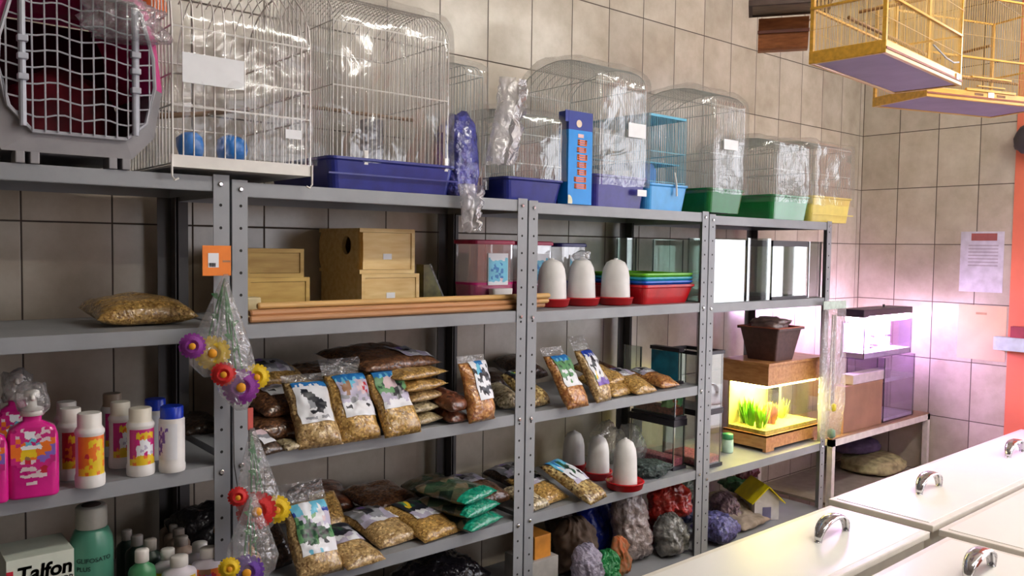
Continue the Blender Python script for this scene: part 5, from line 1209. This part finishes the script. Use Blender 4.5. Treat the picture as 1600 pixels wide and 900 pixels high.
# ------------------------------------------------------------------ hanging bird cages
YW = pm('yellow varnished wood', (222, 168, 60), .35, var=.1, scale=9, stretch=(2, 9, 9), coat=.4); WIREY = pm('brass wire', (214, 178, 110), .35); LAV = pm('lavender tray sheet', (138, 124, 160), .55, var=.06, scale=10)
def hang_cage(label, cx, cy, z, w, d, h, rz, deco):
    t = thing('bird_cage', label, 'bird cage', (cx, cy, z), rz, 'wooden bird cages hanging from the ceiling'); a, b = w/2, d/2
    bm = BM(); fh = .034; th = .012
    box(bm, -a, a, -b, -b+th, 0, fh, .002); box(bm, -a, a, b-th, b, 0, fh, .002); box(bm, -a, -a+th, -b+th, b-th, 0, fh, .002); box(bm, a-th, a, -b+th, b-th, 0, fh, .002); obj('base_frame', bm, YW, t)
    bm = BM(); box(bm, -a+.001, a-.001, -b-.002, -b-.0003, .010, .016); obj('tray_slot', bm, pm('red brown slot', (140, 70, 40), .5), t)
    obj('tray', B1(-a+th+.001, a-th-.001, -b+th+.001, b-th-.001, .003, .009), LAV, t)
    bm = BM()
    for sx in (-1, 1):
        for sy in (-1, 1): box(bm, sx*(a-.006)-.005, sx*(a-.006)+.005, sy*(b-.006)-.005, sy*(b-.006)+.005, fh, h)
    for zz in (h*.42, h): box(bm, -a, a, -b, -b+.008, zz-.006, zz); box(bm, -a, a, b-.008, b, zz-.006, zz); box(bm, -a, -a+.008, -b, b, zz-.006, zz); box(bm, a-.008, a, -b, b, zz-.006, zz)
    obj('posts', bm, YW, t)
    bm = BM(); n = round(w/.011); m = round(d/.011)
    for k in range(1, n):
        x = -a+w*k/n
        for s in (-1, 1): tube(bm, [(x, s*(b-.006), fh-.005), (x, s*(b-.006), h-.002)], .0010, 3)
    for k in range(1, m):
        y = -b+d*k/m
        for s in (-1, 1): tube(bm, [(s*(a-.006), y, fh-.005), (s*(a-.006), y, h-.002)], .0010, 3)
    for k in range(1, n): x = -a+w*k/n; tube(bm, [(x, -b, h-.001), (x, b, h-.001)], .0007, 3)
    for zz in (h*.25, h*.62): tube(bm, [(-a, -b, zz), (a, -b, zz), (a, b, zz), (-a, b, zz)], .0008, 3, closed=True)
    obj('wire_bars', bm, WIREY, t)
    bm = BM(); tube(bm, [(-a+.01, 0, h*.30), (a-.01, 0, h*.30)], .005, 8); tube(bm, [(0, -b+.01, h*.55), (0, b-.01, h*.55)], .005, 8); obj('perches', bm, pm('brown perch', (150, 112, 70), .6), t)
    if deco:
        bm = BM(); box(bm, -w*.16, w*.16, -b-.004, -b+.003, h*.22, h*.235); box(bm, -w*.11, w*.11, -b-.004, -b+.003, h*.14, h*.15); box(bm, -w*.2, w*.2, -b-.004, -b+.003, fh, fh+.008); obj('door_bars', bm, YW, t)
        bm = BM(); box(bm, -w*.13, -w*.06, -b-.0008, -b-.0002, .020, .028); box(bm, w*.05, w*.12, -b-.0008, -b-.0002, .020, .028); obj('slots', bm, pm('brown slot', (120, 80, 40), .6), t)
        bm = BM(); box(bm, -.014, .014, -b-.0022, -b-.0010, .016, .034)
    else:
        bm = BM(); box(bm, a-.055, a-.035, -b-.0032, -b-.0020, .012, .030)
    obj('price_tag', bm, pm('white tag', (248, 248, 250), .5), t)
    if not deco:
        bm = BM(); tube(bm, [(w*.05, -b-.004, .075), (w*.18, -b-.014, .050), (w*.30, -b-.012, .048), (w*.42, -b-.004, .062)], .0025, 6); obj('door_latch', bm, pm('grey latch wire', (160, 160, 160), .4), t)
    bm = BM(); tube(bm, [(0, 0, h), (0, 0, 3.2-z)], .002, 6); tube(bm, [(-a, 0, h), (0, 0, h+.09), (a, 0, h)], .0015, 5); obj('hook', bm, pm('hanger wire', (150, 146, 140), .4, .8), t)
    return t
pA = [onZ(px, py, 2.25) for px, py in ((1273, 104.5), (1392, 82), (1490, 134), (1392, 144))]
dX = pA[2]-pA[1]; rz = math.atan2(dX[1], dX[0])*.6; cC = sum(pA)/4
hang_cage('yellow wooden bird cage with a lavender tray, hanging free in front of the side wall', cC[0], cC[1], 2.25, .575, .205, .36, rz, False)
zc_ = 2.27; q0, q1 = onZ(1448, 150, zc_), onZ(1640, 170, zc_); v_ = q1-q0; rz2 = math.atan2(v_[1], v_[0]); L2 = float(np.hypot(v_[0], v_[1]))
n_ = np.array([-v_[1], v_[0]])/L2; 
if n_ @ np.array([q0[0]-CAM[0], q0[1]-CAM[1]]) < 0: n_ = -n_
c2 = (q0[:2]+q1[:2])/2+n_*.12
hang_cage('yellow wooden bird cage with bar door and white tag, at the frame edge', c2[0], c2[1], zc_, L2, .24, .36, rz2, True)
# wooden nest box hanging below a wicker-like grey cage
zn = 2.42; qa, qb = onZ(1184, 80, zn), onZ(1262, 76, zn)
Ln = float(np.hypot(*(qb-qa)[:2])); rzn = math.atan2(qb[1]-qa[1], qb[0]-qa[0])
t = thing('hanging_nest', 'reddish brown half round wooden nest hanging under the grey cage', 'nest box', ((qa[0]+qb[0])/2-math.sin(rzn)*.0, (qa[1]+qb[1])/2+math.cos(rzn)*.0, zn), rzn)
bm = BM(); prof = [(-.03, .10)]+[(-.03+.03*(1-math.cos(a)), .10-.10*math.sin(a)) for a in (.3, .6, .9, 1.2, 1.5)]+[(.03, 0), (.07, .02), (.08, .10)]
prism(bm, prof, -Ln/2, Ln/2, 'yz'); obj('body', bm, pm('red brown stained wood', (170, 104, 60), .45, var=.2, scale=8, stretch=(3, 10, 14), rgb2=(130, 76, 42)), t)
bm = BM(); box(bm, -Ln/2-.002, Ln/2+.002, -.034, -.026, .050, .060); obj('band', bm, pm('dark stained band', (120, 66, 50), .5), t)
bm = BM(); tube(bm, [(Ln/2-.01, -.02, .07), (Ln/2+.012, -.02, .10)], .003, 6); tube(bm, [(-Ln/2+.01, 0, .099), (-Ln/2+.01, 0, 3.2-zn)], .0015, 5); tube(bm, [(Ln/2-.01, 0, .099), (Ln/2-.01, 0, 3.2-zn)], .0015, 5); obj('hanger', bm, pm('cream hanger', (224, 206, 180), .5), t)
zk = 2.53; qa, qb = onZ(1170, 28, zk), onZ(1295, 20, zk); Lk = float(np.hypot(*(qb-qa)[:2])); rzk = math.atan2(qb[1]-qa[1], qb[0]-qa[0])
t = thing('hanging_cage', 'brownish grey slatted cage hanging at the top frame edge above the brown nest', 'bird cage', ((qa[0]+qb[0])/2+math.sin(rzk)*.07, (qa[1]+qb[1])/2-math.cos(rzk)*.07, zk), rzk)
GW = pm('grey brown weathered wood', (128, 110, 92), .7, var=.15, scale=12, stretch=(2, 10, 10))
bm = BM(); box(bm, -Lk/2, Lk/2, -.07, -.058, 0, .018); box(bm, -Lk/2, Lk/2, .058, .07, 0, .018); box(bm, -Lk/2, -Lk/2+.012, -.058, .058, 0, .018); box(bm, Lk/2-.012, Lk/2, -.058, .058, 0, .018); obj('base_frame', bm, pm('dark brown base', (72, 52, 44), .6), t)
bm = BM()
for zz in range(9): box(bm, -Lk/2, Lk/2, -.07, -.064, .021+.018*zz, .034+.018*zz); box(bm, -Lk/2, Lk/2, .064, .07, .021+.018*zz, .034+.018*zz); box(bm, -Lk/2, -Lk/2+.006, -.064, .064, .021+.018*zz, .034+.018*zz); box(bm, Lk/2-.006, Lk/2, -.064, .064, .021+.018*zz, .034+.018*zz)
for sx in (-1, 1): box(bm, sx*(Lk/2-.01)-.006, sx*(Lk/2-.01)+.006, -.062, -.05, .018, .19); box(bm, sx*(Lk/2-.01)-.006, sx*(Lk/2-.01)+.006, .05, .062, .018, .19)
obj('slats', bm, GW, t)
obj('floor_board', B1(-Lk/2+.012, Lk/2-.012, -.058, .058, .004, .01), GW, t); obj('roof_board', B1(-Lk/2, Lk/2, -.07, .07, .192, .20), GW, t)
bm = BM(); tube(bm, [(0, 0, .20), (0, 0, 3.2-zk)], .002, 6); obj('hook', bm, pm('hanger wire', (150, 146, 140), .4, .8), t)

# ------------------------------------------------------------------ hanging flower bags on the first rack joint
yF_ = -.492
PET = {'yellow': pm('yellow petals', (242, 204, 30), .6, sss=.1), 'purple': pm('purple petals', (140, 50, 150), .6), 'red': pm('red petals', (206, 34, 34), .6), 'violet': pm('violet petals', (104, 60, 160), .6)}
def flower_bm(r, n, seed, layers=3):
    bm = BM(); rn = random.Random(seed)
    for L_ in range(layers):
        rr = r*(1-.22*L_)
        for k in range(n):
            a = 2*PI*(k+.5*L_+.2*rn.random())/n; s = r*.26; up = .003+.004*L_
            d_ = Vector((math.cos(a), 0, math.sin(a))); p_ = Vector((-math.sin(a), 0, math.cos(a))); f_ = Vector((0, -1, 0))
            pts = [d_*rr*.15+f_*up*.6, d_*rr*.6+p_*s+f_*up*1.5, d_*rr+p_*s*.35+f_*up*.8, d_*rr-p_*s*.35+f_*up*.8, d_*rr*.6-p_*s+f_*up*1.5]
            bm.faces.new([bm.verts.new(v) for v in pts])
    return bm
def flower_bag(label, px0, py0, pxa, pxb, py1, flowers, header=None, dy=0):
    """cone of clear film hanging from (px0,py0), mouth between pxa..pxb low down at py1"""
    y = yF_-dy; x0 = Xc(px0, y, 1.4); z0 = Zc(py0, x0, y); xa, xb = Xc(pxa, y, 1.3), Xc(pxb, y, 1.3); z1 = Zc(py1, (xa+xb)/2, y); L_ = z0-z1; cx_ = (xa+xb)/2-x0; wd = xb-xa
    t = thing('hanging_flower_bag', label, 'flower bag', (x0, y, z0), 0, 'artificial flowers in cone bags hanging at the rack joint')
    bm = BM(); R_ = []
    for s, wr in ((0, .10), (.25, .45), (.5, .8), (.72, 1.0), (.86, .92), (.95, .5), (1, .25)):
        R_.append([(cx_*s + math.cos(2*PI*k/16)*wd*wr/2*(1+.08*noise.noise(Vector((k*.9, s*5, px0)))), math.sin(2*PI*k/16)*.02*wr-.006, -L_*s) for k in range(16)])
    loft(bm, R_); obj('cone_bag', bm, FILMT, t, True)
    bm = BM()
    for k in range(3): tube(bm, [(0, 0, -.01), (cx_*.3+.006*(k-1), 0, -L_*.3), (cx_*.7+.014*(k-1), 0, -L_*.68)], .0022, 5)
    for k in range(4):
        p = Vector((cx_*.4, -.003, -L_*(.25+.1*k))); s_ = Vector((.010, 0, .008)) if k % 2 else Vector((-.010, 0, .008)); bm.faces.new([bm.verts.new(v) for v in (p, p+s_*.6+Vector((.003, 0, .01)), p+s_*1.7, p+s_*.8-Vector((0, 0, .004)))])
    obj('stem', bm, pm('green stem', (60, 130, 70), .5), t)
    for c, fpx, fpy, frp in flowers:
        fx = Xc(fpx, y-.012, 1.3); fz = Zc(fpy, fx, y-.012); r = frp*dep((fx, y, fz))/F
        bm = flower_bm(r*1.12, 18, fpx, 2); f = obj('flower', bm, PET[c], t); f.location = (fx-x0, -.014, fz-z0); f.rotation_euler = (0, 0, -.35)
        bm = BM(); bmesh.ops.create_icosphere(bm, subdivisions=2, radius=r*.30); o = obj('flower_centre', bm, pm('orange yellow centre', (236, 160, 30), .6), f, True); o.location = (0, -.013, 0); o.scale = (1, .5, 1)
    return t, x0, y, z0
# orange header card with barcode label
xo, xo2 = Xc(316, -.480, 1.7), Xc(361, -.480, 1.7); zo0, zo1 = Zc(431, xo, -.480), Zc(384, xo2, -.480)
t = thing('header_card', 'orange hanging header card with a white barcode label on the rack post', 'card', ((xo+xo2)/2, -.480, (zo0+zo1)/2), .03); hx_, hz_ = (xo2-xo)/2, (zo1-zo0)/2
obj('card', B1(-hx_, hx_, -.0008, .0008, -hz_, hz_), pm('orange card', (244, 132, 28), .5, var=.05), t)
obj('barcode_label', B1(-hx_*.62, hx_*.12, -.0016, -.0009, -hz_*.45, hz_*.5), PAPER, t)
bm = BM()
for k in range(8): box(bm, -hx_*.55+.0018*k, -hx_*.55+.0018*k+.0009*(1+k % 2*.4), -.0022, -.0017, -hz_*.40, -hz_*.15)
obj('barcode', bm, DARKHOLE, t)
bm = BM(); box(bm, hx_*.4, hx_*.95, -.0016, -.0009, -hz_*.1, hz_*.02); obj('print_line', bm, pm('brown grey print', (170, 120, 80), .5), t)
flower_bag('cone bag with a big yellow flower, hanging right under the orange header card', 352, 428, 289, 362, 588, [('yellow', 332, 551, 24), ('purple', 301, 540, 18)])
flower_bag('cone bag with a big purple flower, lower right of the yellow flower one', 352, 440, 343, 408, 640, [('purple', 376, 604, 25), ('yellow', 400, 588, 18), ('red', 349, 584, 17)], dy=.02)
t, *_ = flower_bag('cone bag with a large red flower and a yellow one, hanging lower', 392, 668, 370, 442, 832, [('red', 400, 797, 27), ('yellow', 431, 795, 20), ('red', 371, 775, 14)], dy=.012)
bm = BM(); box(bm, -.008, .004, -.003, -.001, -.004, .045); obj('tape_strip', bm, pm('red white tape', (206, 90, 80), .5), t)
flower_bag('lowest cone bag with a violet flower and a yellow one at the frame bottom', 392, 770, 346, 432, 915, [('violet', 384, 892, 24), ('yellow', 357, 886, 15)], dy=.03)
# string for the flower strips
bm = BM(); xs_ = Xc(362, -.487, 1.6); tube(bm, [(xs_, -.487, zo0+.01), (xs_+.004, -.488, 1.25), (xs_+.016, -.492, 1.16)], .0012, 5); tag(obj('hanging_strip', bm, pm('dark strip', (60, 56, 54), .5)), 'thin dark strip carrying the flower bags on the rack post', 'strip')

# ------------------------------------------------------------------ lowest shelves
def clump(name, label, cat, px, py, z, wpx, hpx, d, mat, seed, amp=.22, pinch=0, y=None, group=None):
    """a filled plastic bag: pillow with welded edges and sharp creases, standing or lying"""
    Pt = onZ(px, py, z)
    if y is not None: Pt = np.array([Xc(px, y, z+.05), y-d/2, z])
    k = dep(Pt)/F; w, h = wpx*k, hpx*k; stand = h > w*.8; o_ = Vector((seed*1.9, seed*.7, seed))
    W_, H_, T_, tl = (w*1.12, h*1.12, d*.85, 80) if stand else (w*1.15, d*1.2, h, 8)
    raw = pillow(W_, H_, T_, tl, seed, .85, wob=.010)
    bm = pillow_mesh(raw, 34, 40); c = sum((v.co for v in bm.verts), Vector())/len(bm.verts)
    top = max(v.co.z for v in bm.verts); bot = min(v.co.z for v in bm.verts)
    for v in bm.verts:
        p = v.co*1.0; n = (p-c); n = n.normalized() if n.length > 1e-6 else Vector((0, 0, 1))
        q = Vector((p.x*(1.6 if stand else 1), p.y, p.z*(.7 if stand else 1)))
        r = (.24-abs(noise.noise(q*26+o_)))*.020+(.24-abs(noise.noise(q*60+o_*2)))*.008
        v.co += n*r
        if stand:                              # gathered neck
            s = (p.z-bot)/max(1e-4, top-bot)
            if s > .72: g = 1-.55*((s-.72)/.28); v.co.x = c.x+(v.co.x-c.x)*g
    zs, ys = min(v.co.z for v in bm.verts), min(v.co.y for v in bm.verts)
    for v in bm.verts: v.co -= Vector((0, ys, zs))
    kz = h/max(v.co.z for v in bm.verts)
    for v in bm.verts: v.co.z *= kz
    o = tag(obj(name, bm, mat, None, True), label, cat, group); o.location = (Pt[0], Pt[1], z+.0005); o.rotation_euler = (0, 0, math.radians((seed*37 % 30)-15)); return o
Z5, Z5b, Z5c = ZS[1][4], ZS[2][4], ZS[3][3]
SMOKE = film('smoky clear plastic', (190, 180, 178), .35, .3, .15, .9, 30)
clump('dark_bag', 'big glossy black bag on the bottom shelf below the seed bags', 'bag', 700, 905, Z5, 130, 100, .18, pm('glossy black film', (30, 26, 34), .25, bump=.9, bscale=40, coat=.5), 81, y=-.24)
clump('brown_bag', 'dull brown bag on the bottom shelf at the left of the drinker rack', 'bag', 895, 918, Z5b, 66, 84, .16, pm('dull brown cloth', (110, 90, 76), .7, var=.2), 82, y=-.27)
o = tag(obj('small_box', B1(-.035, .035, 0, .10, 0, .075, .002), pm('orange yellow card', (236, 156, 60), .5)), 'orange box standing on a white carton beside the rack joint, bottom shelf', 'box'); xx = Xc(848, -.36, .75); zz = Zc(872, xx, -.36); o.location = (xx, -.36, zz)
tag(obj('white_carton', B1(xx-.06, xx+.06, -.37, -.24, Z5b+.0005, zz-.0005, .002), pm('white grey carton', (176, 172, 168), .6)), 'white grey carton carrying the orange box on the bottom shelf', 'box')
clump('smoky_bag', 'smoky clear bag with dark contents standing left on the bottom shelf', 'plastic bag', 880, 880, Z5b, 56, 130, .12, pm('dark brown glossy film', (74, 58, 54), .25, var=.3, bump=.9, bscale=40, coat=.6), 83, .22, .2, y=-.13)
clump('blue_bag', 'royal blue bag lying on the bottom shelf amid the clear bags', 'bag', 938, 880, Z5b, 78, 96, .13, pm('royal blue film', (28, 52, 170), .3, var=.25, bump=.8, bscale=40, coat=.5), 84, .25, 0, y=-.20)
clump('lilac_bag', 'pale lilac grey bag lying in front of the blue bag', 'bag', 922, 905, Z5b, 56, 68, .10, pm('lilac grey film', (160, 154, 176), .35, bump=.6, coat=.3), 85, y=-.40)
clump('green_bag', 'small green bag at the frame bottom beside the bins', 'bag', 948, 910, Z5b, 36, 50, .08, pm('green film', (30, 130, 70), .35, bump=.6), 86, y=-.41)
clump('clear_bag', 'tall clear greyish bag in the middle of the bottom shelf', 'plastic bag', 985, 880, Z5b, 62, 118, .12, pm('milky grey film', (156, 142, 142), .25, var=.15, bump=.9, bscale=40, coat=.7), 87, .18, .15, y=-.33)
clump('pink_bag', 'pinkish clear bag rising behind the tall greyish bag', 'plastic bag', 968, 850, Z5b, 50, 125, .10, pm('pinkish grey film', (150, 122, 124), .3, var=.15, bump=.9, bscale=40, coat=.6), 88, .2, .2, y=-.18)
clump('orange_net', 'orange and green net bag squeezed before the tall greyish bag', 'bag', 975, 900, Z5b, 34, 60, .06, pm('orange green netting', (196, 96, 44), .6, var=.4, scale=40, rgb2=(90, 90, 60)), 89, y=-.40)
clump('red_bag', 'bright red bag lying on other goods on the bottom shelf of the drinker rack', 'bag', 1042, 832, Z5b+.10, 70, 58, .12, pm('red orange film', (214, 50, 40), .3, var=.3, scale=14, bump=.9, bscale=40, coat=.6), 90, .2, y=-.31)
clump('dark_red_bag', 'dark red bag under the bright red one', 'bag', 1024, 850, Z5b, 60, 52, .12, pm('dark red film', (120, 26, 34), .35, bump=.6), 91, y=-.27)
clump('clear_bag', 'round grey clear bag on the bottom shelf beside the rack joint', 'plastic bag', 1048, 862, Z5b, 52, 64, .13, pm('grey glossy film', (130, 130, 128), .22, var=.3, bump=1, bscale=34, coat=.8), 92, .14, y=-.38)
clump('navy_bag', 'navy bag at the back of the bottom shelf near the rack joint', 'bag', 1066, 840, Z5b, 44, 60, .12, pm('navy film', (36, 46, 86), .4, bump=.6), 93, y=-.20)
clump('grey_green_bag', 'grey green bag above the navy one near the rack joint', 'bag', 1070, 806, Z5b+.10, 40, 40, .12, pm('grey green film', (120, 134, 122), .35, var=.3, bump=.7, coat=.4), 94, y=-.20)
# aquarium rack, lower shelf
clump('flat_bag', 'mauve striped bag lying at the left end of the lower aquarium rack shelf', 'bag', 1128, 826, Z5c, 40, 46, .14, pm('mauve striped film', (130, 104, 116), .4, var=.4, scale=26, bump=.6), 95, .15, y=-.28)
clump('flat_bag', 'pale beige flat packet under the yellow roofed house', 'bag', 1148, 826, Z5c, 50, 26, .18, pm('beige packet', (156, 140, 120), .5, var=.2), 96, .12, y=-.24)
clump('flat_bag', 'beige cloth packet at the front of the lower aquarium rack shelf', 'bag', 1166, 850, Z5c, 70, 20, .12, pm('beige cloth', (160, 146, 132), .6, var=.15), 97, .1, y=-.37)
clump('flat_bag', 'blue and white speckled packet in the front left corner of that shelf', 'bag', 1128, 860, Z5c, 56, 44, .12, pm('blue speckled film', (110, 110, 170), .35, var=.4, scale=60, bump=.6, coat=.4), 98, .12, y=-.42)
clump('green_packet', 'green packet lying behind the yellow roofed house', 'bag', 1158, 800, Z5c+.025, 44, 26, .12, pm('green packet film', (70, 120, 80), .4, var=.3), 99, .15, y=-.16)
clump('dark_red_packet', 'dark red packet at the back of the lower aquarium rack shelf', 'bag', 1164, 770, Z5c+.07, 44, 46, .08, pm('maroon packet', (96, 34, 42), .5, var=.2), 100, .15, y=-.12)
# toy house with yellow roof
Ph = onZ(1212, 812, Z5c); xh, yh = Ph[0], Ph[1]+.08; t = thing('toy_house', 'small white house with a bright yellow gable roof on the lower aquarium rack shelf', 'toy house', (xh, yh, Z5c+.0005), -.55)
kh = dep(Ph)/F; hw_, hd_ = 20*kh, 26*kh; hh_ = 34*kh
bm = BM(); prism(bm, [(-hw_, 0), (hw_, 0), (hw_, hh_), (0, hh_+16*kh), (-hw_, hh_)], -hd_, hd_, 'xz'); obj('walls', bm, pm('house white', (206, 204, 214), .45), t)
bm = BM(); e = 7*kh; th = .004
for s in (-1, 1):
    a_ = Vector((0, 0, hh_+19*kh)); b_ = Vector((s*(hw_+e), 0, hh_-7*kh)); n2 = Vector((s*.5, 0, .8)).normalized()*th
    hexa(bm, [(a_.x, -hd_-e, a_.z), (b_.x, -hd_-e, b_.z), (b_.x, hd_+e, b_.z), (a_.x, hd_+e, a_.z), (a_.x+n2.x*0, -hd_-e, a_.z+th*1.2), (b_.x+n2.x, -hd_-e, b_.z+n2.z), (b_.x+n2.x, hd_+e, b_.z+n2.z), (a_.x, hd_+e, a_.z+th*1.2)])
obj('roof', bm, pm('yellow roof', (226, 208, 20), .4), t)
bm = BM(); box(bm, -hw_*.35, hw_*.35, -hd_-.0012, -hd_+.0005, 0, hh_*.6); obj('doorway', bm, pm('violet grey doorway', (110, 108, 150), .6), t)

# ------------------------------------------------------------------ colour management
SC.view_settings.view_transform = 'Standard'; SC.view_settings.look = 'None'; SC.view_settings.gamma = 1; SC.view_settings.use_curve_mapping = False
SC.view_settings.exposure = EXPO
SC.cycles.use_denoising = True
SC.cycles.max_bounces = 10; SC.cycles.transparent_max_bounces = 40; SC.cycles.glossy_bounces = 4; SC.cycles.diffuse_bounces = 4
SC.cycles.sample_clamp_indirect = 4
SC.cycles.caustics_reflective = False; SC.cycles.caustics_refractive = False
